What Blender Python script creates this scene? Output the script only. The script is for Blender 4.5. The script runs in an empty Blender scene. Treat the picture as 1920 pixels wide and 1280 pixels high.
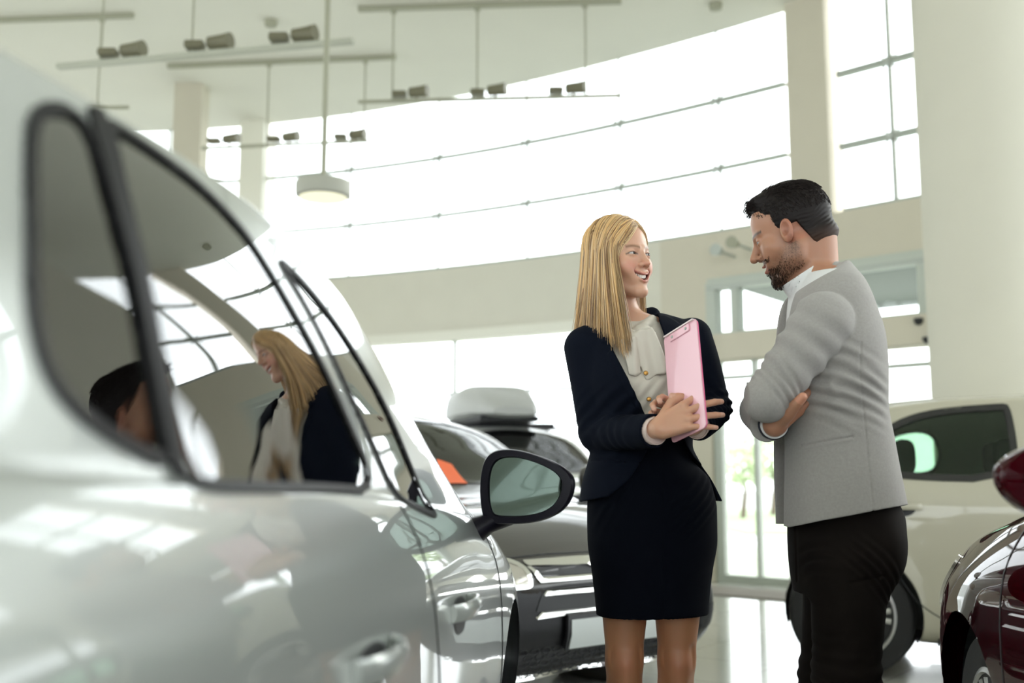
import bpy, bmesh, math, random
import numpy as np
from mathutils import Vector, Matrix, geometry
from mathutils.bvhtree import BVHTree

# ------------------------------------------------------------------ camera, world, light
SC = bpy.context.scene
COL = SC.collection
CAMH = 1.03
PITCH = math.radians(7.42)
cam = bpy.data.cameras.new('camera')
cam.sensor_width = 36.0
cam.lens = 36.0
cam.clip_start = 0.02
cam.dof.use_dof = True
cam.dof.focus_distance = 2.86
cam.dof.aperture_fstop = 1.9
camo = bpy.data.objects.new('camera', cam)
COL.objects.link(camo)
camo.location = (0, 0, CAMH)
camo.rotation_euler = (math.pi/2 + PITCH, 0, 0)
SC.camera = camo

SC.view_settings.view_transform = 'Standard'
SC.view_settings.look = 'None'
SC.view_settings.gamma = 1.0
SC.view_settings.use_curve_mapping = False
SC.view_settings.exposure = 0.2

world = bpy.data.worlds.new('overcast_sky')
SC.world = world
world.use_nodes = True
_nt = world.node_tree
_nt.nodes.clear()
_o = _nt.nodes.new('ShaderNodeOutputWorld')
_b = _nt.nodes.new('ShaderNodeBackground')
_g = _nt.nodes.new('ShaderNodeTexGradient')
_tc = _nt.nodes.new('ShaderNodeTexCoord')
_sx = _nt.nodes.new('ShaderNodeSeparateXYZ')
_r = _nt.nodes.new('ShaderNodeValToRGB')
_nt.links.new(_tc.outputs['Generated'], _sx.inputs[0])
_nt.links.new(_sx.outputs['Z'], _r.inputs[0])
_nt.links.new(_r.outputs[0], _b.inputs[0])
_nt.links.new(_b.outputs[0], _o.inputs[0])
_r.color_ramp.elements[0].color = (0.945, 0.965, 1.0, 1)
_r.color_ramp.elements[1].color = (0.95, 0.98, 1.0, 1)
_b.inputs[1].default_value = 4.0
_sun = bpy.data.lights.new('hazy_sun', 'SUN')
_sun.energy = 2.2
_sun.angle = math.radians(35)
_sun.color = (1.0, 0.97, 0.92)
_suno = bpy.data.objects.new('hazy_sun', _sun)
COL.objects.link(_suno)
_suno.rotation_euler = (math.radians(62), 0, math.radians(118))

random.seed(4)
rng = np.random.RandomState(7)

# ------------------------------------------------------------------ helpers
F = 1920.0
CT, ST = math.cos(PITCH), math.sin(PITCH)
def ray(px, py):
    dx, dy = (px-960)/F, (640-py)/F
    return Vector((dx, CT - dy*ST, ST + dy*CT))
def P(px, py, Y):
    d = ray(px, py); t = Y/d.y
    return Vector((d.x*t, Y, CAMH + d.z*t))
def Zat(px, py, Z):
    d = ray(px, py); t = (Z-CAMH)/d.z
    return Vector((d.x*t, d.y*t, Z))

def mat(name, color, rough=0.5, metal=0.0, spec=0.5, coat=0.0, coat_rough=0.03, sheen=0.0, noise=0.0, nscale=20.0, bump=0.0, bscale=200.0, sss=0.0, emit=None, aniso=None, attr=None, wave=None):
    m = bpy.data.materials.new(name); m.use_nodes = True
    nt = m.node_tree; b = nt.nodes['Principled BSDF']
    b.inputs['Base Color'].default_value = (*color, 1)
    b.inputs['Roughness'].default_value = rough
    b.inputs['Metallic'].default_value = metal
    b.inputs['Specular IOR Level'].default_value = spec
    b.inputs['Coat Weight'].default_value = coat
    b.inputs['Coat Roughness'].default_value = coat_rough
    b.inputs['Sheen Weight'].default_value = sheen
    if sss:
        b.inputs['Subsurface Weight'].default_value = sss
        b.inputs['Subsurface Radius'].default_value = (0.9, 0.35, 0.2)
        b.inputs['Subsurface Scale'].default_value = 0.012
    src = None
    tc = nt.nodes.new('ShaderNodeTexCoord')
    if attr:
        a = nt.nodes.new('ShaderNodeAttribute'); a.attribute_name = attr
        src = a.outputs['Color']
    if noise:
        n = nt.nodes.new('ShaderNodeTexNoise'); n.inputs['Scale'].default_value = nscale; n.inputs['Detail'].default_value = 4
        nt.links.new(tc.outputs['Object'], n.inputs['Vector'])
        mr = nt.nodes.new('ShaderNodeMapRange'); mr.inputs[1].default_value = .25; mr.inputs[2].default_value = .75
        mr.inputs[3].default_value = 1-noise; mr.inputs[4].default_value = 1+noise
        nt.links.new(n.outputs['Fac'], mr.inputs[0])
        mx = nt.nodes.new('ShaderNodeMix'); mx.data_type = 'RGBA'; mx.blend_type = 'MULTIPLY'; mx.inputs[0].default_value = 1
        if src: nt.links.new(src, mx.inputs[6])
        else: mx.inputs[6].default_value = (*color, 1)
        nt.links.new(mr.outputs[0], mx.inputs[7])
        src = mx.outputs[2]
    if src: nt.links.new(src, b.inputs['Base Color'])
    if bump:
        n = nt.nodes.new('ShaderNodeTexNoise'); n.inputs['Scale'].default_value = bscale; n.inputs['Detail'].default_value = 3
        nt.links.new(tc.outputs['Object'], n.inputs['Vector'])
        bp = nt.nodes.new('ShaderNodeBump'); bp.inputs['Strength'].default_value = bump; bp.inputs['Distance'].default_value = 0.002
        nt.links.new(n.outputs['Fac'], bp.inputs['Height']); nt.links.new(bp.outputs[0], b.inputs['Normal'])
    if emit:
        b.inputs['Emission Color'].default_value = (*emit[0], 1); b.inputs['Emission Strength'].default_value = emit[1]
    return m

def glass_mat(name, tint=(0.9, 0.95, 0.93), refl=1.0, ior=1.5, rough=0.0):
    m = bpy.data.materials.new(name); m.use_nodes = True
    nt = m.node_tree; nt.nodes.clear()
    o = nt.nodes.new('ShaderNodeOutputMaterial'); t = nt.nodes.new('ShaderNodeBsdfTransparent')
    g = nt.nodes.new('ShaderNodeBsdfGlossy'); g.inputs['Roughness'].default_value = rough
    f = nt.nodes.new('ShaderNodeFresnel'); f.inputs['IOR'].default_value = ior
    mu = nt.nodes.new('ShaderNodeMath'); mu.operation = 'MULTIPLY'; mu.inputs[1].default_value = refl; mu.use_clamp = True
    mx = nt.nodes.new('ShaderNodeMixShader')
    t.inputs[0].default_value = (*tint, 1)
    nt.links.new(f.outputs[0], mu.inputs[0]); nt.links.new(mu.outputs[0], mx.inputs[0])
    nt.links.new(t.outputs[0], mx.inputs[1]); nt.links.new(g.outputs[0], mx.inputs[2])
    nt.links.new(mx.outputs[0], o.inputs[0])
    return m

def tag(o, label=None, cat=None, group=None, kind=None):
    if label: o['label'] = label
    if cat: o['category'] = cat
    if group: o['group'] = group
    if kind: o['kind'] = kind
    return o
def empty(name, loc=(0, 0, 0), rz=0.0):
    o = bpy.data.objects.new(name, None); COL.objects.link(o)
    o.location = loc; o.rotation_euler = (0, 0, rz); o.empty_display_size = .1
    return o
def link(name, me, m, parent=None, smooth=False):
    o = bpy.data.objects.new(name, me); COL.objects.link(o)
    if m is not None:
        for mm in (m if isinstance(m, (list, tuple)) else [m]): me.materials.append(mm)
    if parent is not None: o.parent = parent
    if smooth: me.shade_smooth()
    return o

class MB:
    """collects shapes for one mesh"""
    def __init__(s): s.v = []; s.f = []
    def add(s, verts, faces):
        n = len(s.v); s.v += [tuple(x) for x in verts]; s.f += [tuple(i+n for i in f) for f in faces]; return s
    def box(s, lo, hi, M=None):
        c = [(x, y, z) for x in (lo[0], hi[0]) for y in (lo[1], hi[1]) for z in (lo[2], hi[2])]
        if M is not None: c = [tuple(M @ Vector(p)) for p in c]
        return s.add(c, [(0,1,3,2),(4,6,7,5),(0,4,5,1),(2,3,7,6),(0,2,6,4),(1,5,7,3)])
    def tube(s, pts, r, n=10, cap=True):
        pts = [Vector(p) for p in pts]; rs = r if isinstance(r, (list, tuple)) else [r]*len(pts)
        V = []; prev = None
        for i, p in enumerate(pts):
            a = pts[max(0, i-1)]; b = pts[min(len(pts)-1, i+1)]; d = (b-a)
            if d.length < 1e-9: d = Vector((0, 0, 1))
            d.normalize()
            if prev is None:
                u = d.orthogonal().normalized()
            else:
                u = (prev - d*prev.dot(d))
                u = u.normalized() if u.length > 1e-6 else d.orthogonal().normalized()
            prev = u; w = d.cross(u)
            for k in range(n):
                t = 2*math.pi*k/n; V.append(p + (u*math.cos(t)+w*math.sin(t))*rs[i])
        Fc = []
        for i in range(len(pts)-1):
            for k in range(n):
                a = i*n+k; b = i*n+(k+1) % n; Fc.append((a, b, b+n, a+n))
        if cap:
            Fc.append(tuple(range(n-1, -1, -1))); Fc.append(tuple((len(pts)-1)*n+k for k in range(n)))
        return s.add(V, Fc)
    def lathe(s, prof, n=32, M=None):   # prof: (r, z)
        V = []; Fc = []
        for r, z in prof:
            for k in range(n):
                t = 2*math.pi*k/n; p = Vector((r*math.cos(t), r*math.sin(t), z))
                V.append(M @ p if M is not None else p)
        for i in range(len(prof)-1):
            for k in range(n):
                a = i*n+k; b = i*n+(k+1) % n; Fc.append((a, b, b+n, a+n))
        Fc.append(tuple(range(n-1, -1, -1))); Fc.append(tuple((len(prof)-1)*n+k for k in range(n)))
        return s.add(V, Fc)
    def prism(s, poly, d0, d1, M=None):   # polygon in local xy, extruded in z
        n = len(poly); V = [Vector((x, y, d0)) for x, y in poly] + [Vector((x, y, d1)) for x, y in poly]
        if M is not None: V = [M @ p for p in V]
        return s.add(V, [tuple(range(n-1, -1, -1)), tuple(range(n, 2*n))] + [(i, (i+1) % n, n+(i+1) % n, n+i) for i in range(n)])
    def build(s, name, m, parent=None, smooth=False, bevel=0.0, auto=None):
        me = bpy.data.meshes.new(name); me.from_pydata(s.v, [], s.f); me.update()
        bm = bmesh.new(); bm.from_mesh(me); bmesh.ops.recalc_face_normals(bm, faces=bm.faces)
        if bevel:
            es = [e for e in bm.edges if len(e.link_faces) == 2 and e.calc_face_angle(0) > .6]
            bmesh.ops.bevel(bm, geom=es, offset=bevel, segments=2, affect='EDGES', clamp_overlap=True)
        bm.to_mesh(me); bm.free()
        o = link(name, me, m, parent)
        if smooth or bevel:
            me.shade_smooth()
            me.set_sharp_from_angle(angle=auto or math.radians(40))
        return o

def frame_of(x, y, z=None):
    """matrix from axes x,y (orthonormalised) ; z = x cross y"""
    x = Vector(x).normalized(); y = Vector(y); y = (y - x*y.dot(x)).normalized(); zz = x.cross(y)
    M = Matrix((x, y, zz)).transposed().to_4x4()
    return M
def at(M, p):
    return Matrix.Translation(Vector(p)) @ M

def chaikin(pts, it=2, closed=True):
    pts = [tuple(p) for p in pts]
    for _ in range(it):
        q = []; n = len(pts)
        rngi = range(n) if closed else range(n-1)
        if not closed: q.append(pts[0])
        for i in rngi:
            a = pts[i]; b = pts[(i+1) % n]
            q.append(tuple(.75*x+.25*y for x, y in zip(a, b))); q.append(tuple(.25*x+.75*y for x, y in zip(a, b)))
        if not closed: q.append(pts[-1])
        pts = q
    return pts
def resample(pts, h, closed=True):
    out = []; n = len(pts)
    for i in (range(n) if closed else range(n-1)):
        a = np.array(pts[i]); b = np.array(pts[(i+1) % n]); k = max(1, int(math.ceil(np.linalg.norm(b-a)/h)))
        for j in range(k): out.append(tuple(a+(b-a)*j/k))
    if not closed: out.append(tuple(pts[-1]))
    return out
def inpoly(pt, poly):
    """vectorised point in polygon; pt (N,2)"""
    pt = np.atleast_2d(pt); x, y = pt[:, 0], pt[:, 1]; c = np.zeros(len(pt), bool)
    n = len(poly); j = n-1
    for i in range(n):
        xi, yi = poly[i][:2]; xj, yj = poly[j][:2]
        if yi != yj:
            t = ((yi > y) != (yj > y)) & (x < (xj-xi)*(y-yi)/(yj-yi)+xi)
            c ^= t
        j = i
    return c
def tri2d(outer, holes=(), h=0.05):
    """triangulate polygon (with holes) with inner points at spacing h"""
    loops = [resample(outer, h)] + [resample(q, h) for q in holes]
    V = []; E = []
    for L in loops:
        n0 = len(V); V += [Vector(p[:2]) for p in L]; E += [(n0+i, n0+(i+1) % len(L)) for i in range(len(L))]
    a = np.array(outer)[:, :2]; lo = a.min(0); hi = a.max(0)
    gx = np.arange(lo[0]+h*.5, hi[0], h); gy = np.arange(lo[1]+h*.5, hi[1], h)
    if len(gx) and len(gy):
        G = np.stack(np.meshgrid(gx, gy), -1).reshape(-1, 2)
        ok = inpoly(G, outer)
        for q in holes: ok &= ~inpoly(G, q)
        G = G[ok]
        if len(G):
            B = np.array([tuple(p) for p in V])
            for i in range(0, len(G), 400):
                g = G[i:i+400]; d = np.sqrt(((g[:, None]-B[None])**2).sum(-1)).min(1)
                V += [Vector(p) for p in g[d > h*.4]]
    r = geometry.delaunay_2d_cdt(V, E, [], 0, 1e-7)
    vs = np.array([tuple(p) for p in r[0]]); fs = [tuple(f) for f in r[2]]
    c = np.array([vs[list(f)].mean(0) for f in fs])
    ok = inpoly(c, outer)
    for q in holes: ok &= ~inpoly(c, q)
    return vs, [f for f, k in zip(fs, ok) if k]

def thick_sheet(verts, normals, faces, t):
    """sheet with rim: outer face at +t along normals from verts; returns V,F (closed)"""
    n = len(verts); V = [Vector(v)+Vector(nn)*t for v, nn in zip(verts, normals)] + [Vector(v) for v in verts]
    Fc = [tuple(f) for f in faces] + [tuple(n+i for i in reversed(f)) for f in faces]
    from collections import Counter
    ed = {}
    for f in faces:
        for i in range(len(f)):
            a, b = f[i], f[(i+1) % len(f)]
            ed[(a, b)] = 1
    for (a, b) in list(ed):
        if (b, a) not in ed: Fc.append((b, a, n+a, n+b))
    return V, Fc

# ------------------------------------------------------------------ signed-distance modelling (organic shapes)
def smin(a, b, k): 
    if k <= 0: return np.minimum(a, b)
    h = np.clip(.5+.5*(b-a)/k, 0, 1); return b*(1-h)+a*h - k*h*(1-h)
def smax(a, b, k): return -smin(-a, -b, k)
def cap(Pt, a, b, r1, r2=None):
    a = np.array(a, float); b = np.array(b, float); r2 = r1 if r2 is None else r2
    ab = b-a; t = np.clip(((Pt-a)@ab)/(ab@ab), 0, 1)
    return np.linalg.norm(Pt-a-t[:, None]*ab, axis=1) - (r1+(r2-r1)*t)
def chain(Pt, pts, rs, k=0.0):
    d = None
    for i in range(len(pts)-1):
        e = cap(Pt, pts[i], pts[i+1], rs[i], rs[i+1]); d = e if d is None else smin(d, e, k)
    return d
def ell(Pt, c, r, R=None):
    q = Pt-np.array(c, float)
    if R is not None: q = q@R
    r = np.array(r, float); k0 = np.linalg.norm(q/r, axis=1); k1 = np.linalg.norm(q/(r*r), axis=1)
    return k0*(k0-1)/np.maximum(k1, 1e-9)
def rbox(Pt, c, h, r, R=None):
    q = Pt-np.array(c, float)
    if R is not None: q = q@R
    q = np.abs(q)-(np.array(h, float)-r)
    return np.linalg.norm(np.maximum(q, 0), axis=1)+np.minimum(q.max(1), 0)-r
def rotm(ax, ang):
    M = Matrix.Rotation(ang, 3, ax); return np.array(M)
def loft(Pt, secs, p=2.0):
    """secs rows: z, cx, cy, rx, ry, yaw ; superelliptic tube about vertical axis"""
    S = np.array(secs, float); z = Pt[:, 2]
    o = np.argsort(S[:, 0]); S = S[o]
    val = [pchip(S[:, 0], S[:, j], z) for j in range(1, 6)]
    cx, cy, rx, ry, yw = val
    x = Pt[:, 0]-cx; y = Pt[:, 1]-cy; c, s = np.cos(yw), np.sin(yw)
    X = x*c+y*s; Y = -x*s+y*c
    k = (np.abs(X/rx)**p+np.abs(Y/ry)**p)**(1.0/p)
    d = (k-1)*np.minimum(rx, ry)
    dz = np.maximum(S[0, 0]-z, z-S[-1, 0])
    return np.maximum(d, dz)
def pchip(xs, ys, x):
    xs = np.asarray(xs, float); ys = np.asarray(ys, float); n = len(xs)
    h = np.diff(xs); d = np.diff(ys)/h; m = np.zeros(n)
    if n == 2: m[:] = d[0]
    else:
        for i in range(1, n-1):
            if d[i-1]*d[i] > 0:
                w1 = 2*h[i]+h[i-1]; w2 = h[i]+2*h[i-1]; m[i] = (w1+w2)/(w1/d[i-1]+w2/d[i])
        m[0] = d[0]; m[-1] = d[-1]
    x = np.clip(x, xs[0], xs[-1]); i = np.clip(np.searchsorted(xs, x, side='right')-1, 0, n-2)
    t = (x-xs[i])/h[i]; t2 = t*t; t3 = t2*t
    return (2*t3-3*t2+1)*ys[i]+(t3-2*t2+t)*h[i]*m[i]+(-2*t3+3*t2)*ys[i+1]+(t3-t2)*h[i]*m[i+1]

def sdf_mesh(fn, lo, hi, h, proj=2):
    lo = np.array(lo, float); hi = np.array(hi, float)
    B = 6
    nb = np.ceil((hi-lo)/(h*B)).astype(int); N = nb*B+1
    D = np.ones(N, np.float32)
    bi = np.stack(np.meshgrid(*[np.arange(k) for k in nb], indexing='ij'), -1).reshape(-1, 3)
    cen = lo+(bi+.5)*B*h
    v = fn(cen)
    rad = B*h*.5*1.732*1.8+.004
    act = np.abs(v) < rad
    # fill signs
    sg = np.where(v < 0, -1, 1).reshape(nb)
    big = np.repeat(np.repeat(np.repeat(sg, B, 0), B, 1), B, 2)
    D[:-1, :-1, :-1] = big
    off = np.stack(np.meshgrid(*[np.arange(B+1)]*3, indexing='ij'), -1).reshape(-1, 3)
    A = bi[act]
    for i in range(0, len(A), 600):
        idx = (A[i:i+600, None]*B+off[None]).reshape(-1, 3)
        D[idx[:, 0], idx[:, 1], idx[:, 2]] = fn(lo+idx*h)
    D[0] = D[-1] = 1; D[:, 0] = D[:, -1] = 1; D[:, :, 0] = D[:, :, -1] = 1
    ins = D < 0
    # cells crossing
    c = [ins[a:N[0]-1+a, b:N[1]-1+b, e:N[2]-1+e] for a in (0, 1) for b in (0, 1) for e in (0, 1)]
    anyi = np.logical_or.reduce(c); alli = np.logical_and.reduce(c)
    cell = np.argwhere(anyi & ~alli)
    ids = -np.ones(N-1, np.int64); ids[cell[:, 0], cell[:, 1], cell[:, 2]] = np.arange(len(cell))
    acc = np.zeros((len(cell), 3)); cnt = np.zeros(len(cell))
    corners = [(a, b, e) for a in (0, 1) for b in (0, 1) for e in (0, 1)]
    for p in corners:
        for ax in range(3):
            if p[ax] == 0:
                q = list(p); q[ax] = 1
                va = D[cell[:, 0]+p[0], cell[:, 1]+p[1], cell[:, 2]+p[2]]; vb = D[cell[:, 0]+q[0], cell[:, 1]+q[1], cell[:, 2]+q[2]]
                m = (va < 0) != (vb < 0)
                t = np.where(m, va/np.where(m, va-vb, 1), 0)
                pos = np.tile(np.array(p, float), (len(cell), 1)); pos[:, ax] = t
                acc[m] += pos[m]; cnt[m] += 1
    V = lo+(cell+acc/cnt[:, None])*h
    Fs = []
    for ax in range(3):
        o1, o2 = [(1, 2), (2, 0), (0, 1)][ax]
        s0 = [slice(1, -1)]*3; s1 = [slice(1, -1)]*3
        s0[ax] = slice(0, N[ax]-1); s1[ax] = slice(1, N[ax])
        a = ins[tuple(s0)]; b = ins[tuple(s1)]
        e = np.argwhere(a != b)
        if not len(e): continue
        fl = a[e[:, 0], e[:, 1], e[:, 2]]
        base = e.copy()
        for k in range(3):
            if k != ax: base[:, k] += 1
        def cid(d1, d2):
            q = base.copy(); q[:, o1] -= d1; q[:, o2] -= d2; return ids[q[:, 0], q[:, 1], q[:, 2]]
        quad = np.stack([cid(1, 1), cid(0, 1), cid(0, 0), cid(1, 0)], 1)
        quad[~fl] = quad[~fl][:, ::-1]
        quad = quad[(quad >= 0).all(1)]
        Fs.append(quad)
    Q = np.concatenate(Fs)
    # project
    def grad(X, e=h*.5):
        g = np.zeros_like(X)
        for k in range(3):
            d = np.zeros(3); d[k] = e; g[:, k] = fn(X+d)-fn(X-d)
        return g/(2*e)
    for _ in range(proj):
        g = grad(V); f = fn(V); gn = (g*g).sum(1)
        step = -(f/np.maximum(gn, .05))[:, None]*g
        L = np.linalg.norm(step, axis=1); s = np.minimum(1, .6*h/np.maximum(L, 1e-9)); V = V+step*s[:, None]
    return V, Q
def np_mesh(name, V, Q):
    me = bpy.data.meshes.new(name)
    V = np.asarray(V, np.float32); Q = np.asarray(Q, np.int32); k = Q.shape[1]
    me.vertices.add(len(V)); me.vertices.foreach_set('co', V.ravel())
    me.loops.add(Q.size); me.loops.foreach_set('vertex_index', Q.ravel())
    me.polygons.add(len(Q)); me.polygons.foreach_set('loop_start', np.arange(0, Q.size, k, dtype=np.int32))
    try: me.polygons.foreach_set('loop_total', np.full(len(Q), k, np.int32))
    except Exception: pass
    me.update(calc_edges=True); me.validate()
    return me
def organic(name, fn, lo, hi, h, m, parent=None, color=None, proj=2):
    V, Q = sdf_mesh(fn, lo, hi, h, proj)
    me = np_mesh(name, V, Q)
    if color is not None:
        ca = me.color_attributes.new('tone', 'FLOAT_COLOR', 'POINT')
        C = np.ones((len(V), 4), np.float32); C[:, :3] = color(V)
        ca.data.foreach_set('color', C.ravel())
    return link(name, me, m, parent, smooth=True)
# ------------------------------------------------------------------ room
M_WALL = mat('cream_plaster', (0.68, 0.66, 0.57), .9, noise=.02, nscale=3)
M_BEAM = mat('beige_facade_band', (0.62, 0.58, 0.475), .85, noise=.02, nscale=3)
M_CEIL = mat('ceiling_paint', (0.73, 0.72, 0.64), .9, noise=.015, nscale=2)
M_COLUMN = mat('column_paint', (0.68, 0.66, 0.56), .8, noise=.02, nscale=2)
M_TRIM = mat('pale_trim', (0.80, 0.79, 0.70), .6)
M_ALU = mat('grey_aluminium', (0.42, 0.45, 0.41), .45, metal=.3)
M_ALUL = mat('light_aluminium', (0.50, 0.54, 0.48), .5)
M_STEEL = mat('steel_fitting', (0.62, 0.65, 0.64), .3, metal=.8)
M_RAIL = mat('track_paint', (0.36, 0.36, 0.27), .6)
M_LAMP = mat('lamp_housing', (0.17, 0.16, 0.10), .5)
M_GLASS = glass_mat('window_glass', (0.97, 0.99, 0.985), .8)
M_BLACK = mat('matt_black', (0.012, 0.013, 0.015), .5)
M_DRUM = mat('pendant_drum', (0.42, 0.42, 0.36), .6)
M_DIFF = mat('pendant_diffuser', (0.85, 0.82, 0.62), .6, emit=((1, .95, .75), .5))
M_MAT = mat('entrance_mat', (0.20, 0.18, 0.15), .9, bump=.4)

def floor_material():
    m = bpy.data.materials.new('polished_floor_tiles'); m.use_nodes = True
    nt = m.node_tree; b = nt.nodes['Principled BSDF']
    tc = nt.nodes.new('ShaderNodeTexCoord'); mp = nt.nodes.new('ShaderNodeMapping'); mp.inputs['Rotation'].default_value[2] = math.radians(38)
    br = nt.nodes.new('ShaderNodeTexBrick'); br.offset = 0; br.inputs['Scale'].default_value = 1
    br.inputs['Brick Width'].default_value = .6; br.inputs['Row Height'].default_value = .6; br.inputs['Mortar Size'].default_value = .004
    br.inputs['Color1'].default_value = (.62, .62, .57, 1); br.inputs['Color2'].default_value = (.66, .66, .61, 1); br.inputs['Mortar'].default_value = (.38, .38, .34, 1)
    nt.links.new(tc.outputs['Object'], mp.inputs[0]); nt.links.new(mp.outputs[0], br.inputs['Vector']); nt.links.new(br.outputs[0], b.inputs['Base Color'])
    b.inputs['Roughness'].default_value = .12; b.inputs['Specular IOR Level'].default_value = .6; b.inputs['Coat Weight'].default_value = .4
    return m
M_FLOOR = floor_material()
M_PAVE = mat('outdoor_paving', (0.46, 0.47, 0.44), .9, noise=.1, nscale=.5)

def wy(x):
    if x < -5.9: return 11.53+.581*5.9-.0489*5.9**2
    return 11.53-.581*x-.0489*x*x
def wn(x):   # inward normal of the curved front wall
    s = (wy(x+.01)-wy(x-.01))/.02; n = Vector((s, -1, 0)); return n.normalized()
def wstrip(mb, x0, x1, z0, z1, d0=0.0, d1=0.12, step=.25):
    """curved slab following the front wall: from d0 inside face to d1 outwards"""
    n = max(1, int(abs(x1-x0)/step)); V = []; Fc = []
    for i in range(n+1):
        x = x0+(x1-x0)*i/n; p = Vector((x, wy(x), 0)); nn = wn(x)
        a = p-nn*d0; b = p-nn*d1
        V += [(a.x, a.y, z0), (a.x, a.y, z1), (b.x, b.y, z0), (b.x, b.y, z1)]
    for i in range(n):
        q = 4*i; Fc += [(q, q+4, q+5, q+1), (q+2, q+3, q+7, q+6), (q+1, q+5, q+7, q+3), (q, q+2, q+6, q+4)]
    Fc += [(0, 1, 3, 2), (4*n, 4*n+2, 4*n+3, 4*n+1)]
    mb.add(V, Fc)
def post(mb, x, w, z0, z1, d0, d1):
    p = Vector((x, wy(x), 0)); nn = wn(x); t = Vector((-nn.y, nn.x, 0))
    c = []
    for s in (-w/2, w/2):
        for d in (d0, d1):
            for z in (z0, z1):
                q = p+t*s-nn*d; c.append((q.x, q.y, z))
    mb.add(c, [(0,1,3,2),(4,6,7,5),(0,4,5,1),(2,3,7,6),(0,2,6,4),(1,5,7,3)])
def struct(mb, name, m, parent=None, **k):
    o = mb.build(name, m, parent, **k)
    if parent is None: o['kind'] = 'structure'
    return o
ZC = 5.62
XL, XR = -9.0, 6.2
struct(MB().box((XL-1, -9, -.1), (XR+.5, 9, 0)).box((XL-1, 9, -.1), (4.2, 16, 0)), 'floor', M_FLOOR)
b = MB(); b.box((XL-1, -9, ZC), (XR+1, 6.0, ZC+.2))
N = 60; xs_ = [XL-1+(XR+1-XL+1)*i/N for i in range(N+1)]
V = [(x, y, z) for x in xs_ for y in (6.0, wy(x)+.15) for z in (ZC, ZC+.2)]
b.add(V, [f for i in range(N) for f in ((4*i, 4*i+2, 4*i+6, 4*i+4), (4*i+1, 4*i+5, 4*i+7, 4*i+3), (4*i+2, 4*i+3, 4*i+7, 4*i+6))])
struct(b, 'ceiling', M_CEIL)

# front wall: band, pier, head
b = MB(); wstrip(b, -3.4, 1.55, 2.71, 3.46, 0, .3); wstrip(b, -9, -3.4, 2.71, 3.46, 0, .3)
struct(b, 'wall_front', M_WALL)
b = MB(); wstrip(b, 1.55, 6.2, 2.98, 3.46, 0, .3); wstrip(b, 1.55, 1.98, 0, 2.98, 0, .3)
struct(b, 'wall_front_right', M_BEAM)
b = MB(); post(b, 2.855, .40, 3.46, ZC, -.04, .3); struct(b, 'wall_pier_right', M_BEAM)
b = MB(); post(b, -3.38, .34, 0, ZC, -.05, .3); struct(b, 'wall_pier_left', M_TRIM)
b = MB(); wstrip(b, -9, 1.55, 2.60, 2.71, -.03, .2); struct(b, 'trim_2', M_TRIM)

def window(n, x0, x1, z0, z1, rails, joints, rw=.035, jw=.012, fin=True, m=M_ALU):
    w = empty('window_%d' % n, (0, 0, 0)); w['kind'] = 'structure'
    g = MB(); wstrip(g, x0, x1, z0, z1, .10, .112); g.build('glass_pane', M_GLASS, w)
    r = MB()
    for z in rails: wstrip(r, x0, x1, z-rw/2, z+rw/2, .02, .09)
    wstrip(r, x0, x1, z0-.01, z0+.02, .05, .13)
    r.build('window_rail', m, w)
    if joints:
        j = MB()
        for x in joints: post(j, x, jw, z0, z1, .085, .125)
        j.build('window_mullion', m, w)
    if fin:
        for x in joints:
            for z in rails:
                s = MB(); p = Vector((x, wy(x), z)); nn = wn(x); t = Vector((-nn.y, nn.x, 0)); q = p-nn*.03
                for a in (-1, 1):
                    for c in (-1, 1): s.tube([q, p-nn*.09+t*a*.07+Vector((0, 0, c*.07))], [.014, .009], 8)
                s.tube([q+nn*.03, q-nn*.05], .028, 12)
                s.build('glass_fitting', M_STEEL, w, smooth=True)
    return w
J = [2.07, 1.13, .12, -.94, -2.09]
window(1, -3.2, 2.66, 3.48, 5.62, (4.13, 4.85), J)
window(2, 3.06, 6.2, 3.48, 5.62, (4.09, 4.80), [3.42, 4.6], rw=.05, jw=.04)
window(3, -3.2, 1.55, 0.03, 2.60, (1.97,), [-2.6, -.72, .9], rw=.035, jw=.04, fin=False)
window(4, -9, -3.56, 3.48, 5.62, (4.13, 4.85), [-4.6, -5.8, -7], jw=.03)
window(5, -9, -3.56, 0.03, 2.60, (1.97,), [-4.6, -5.8, -7], jw=.03, fin=False)

# entrance: transom lights, beam, glass doors
d = empty('door_1', (0, 0, 0)); d['kind'] = 'structure'
b = MB(); wstrip(b, 1.98, 6.2, 2.91, 2.99, -.02, .2); wstrip(b, 1.98, 6.2, 2.40, 2.44, -.0, .2)
for x, w in ((2.0, .10), (2.2, .07), (2.78, .12), (3.62, .17), (4.6, .1)): post(b, x, w, 2.40, 2.95, -.01, .15)
b.build('transom_frame', M_ALUL, d)
b = MB(); post(b, 3.70, .035, 2.40, 2.95, -.02, .15); wstrip(b, 1.98, 6.2, 2.87, 2.915, -.025, .1); b.build('transom_grey_strip', M_ALU, d)  # darker grey strip and post, slightly proud of the transom frame
g = MB(); wstrip(g, 2.0, 6.2, 2.42, 2.95, .08, .092); wstrip(g, 2.0, 6.2, .05, 2.15, .08, .092); g.build('glass_pane', M_GLASS, d)
b = MB(); wstrip(b, 1.98, 6.2, 2.15, 2.40, -.16, .2); b.build('door_header', M_BEAM, d)
b = MB()
for x, w in ((2.02, .08), (2.33, .035), (3.0, .05), (3.7, .06), (4.6, .06)): post(b, x, w, 0, 2.15, .03, .13)
wstrip(b, 1.98, 6.2, 1.97, 2.01, .04, .12); wstrip(b, 1.98, 6.2, 0, .07, .03, .13)
b.build('door_frame', M_ALUL, d)
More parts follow.
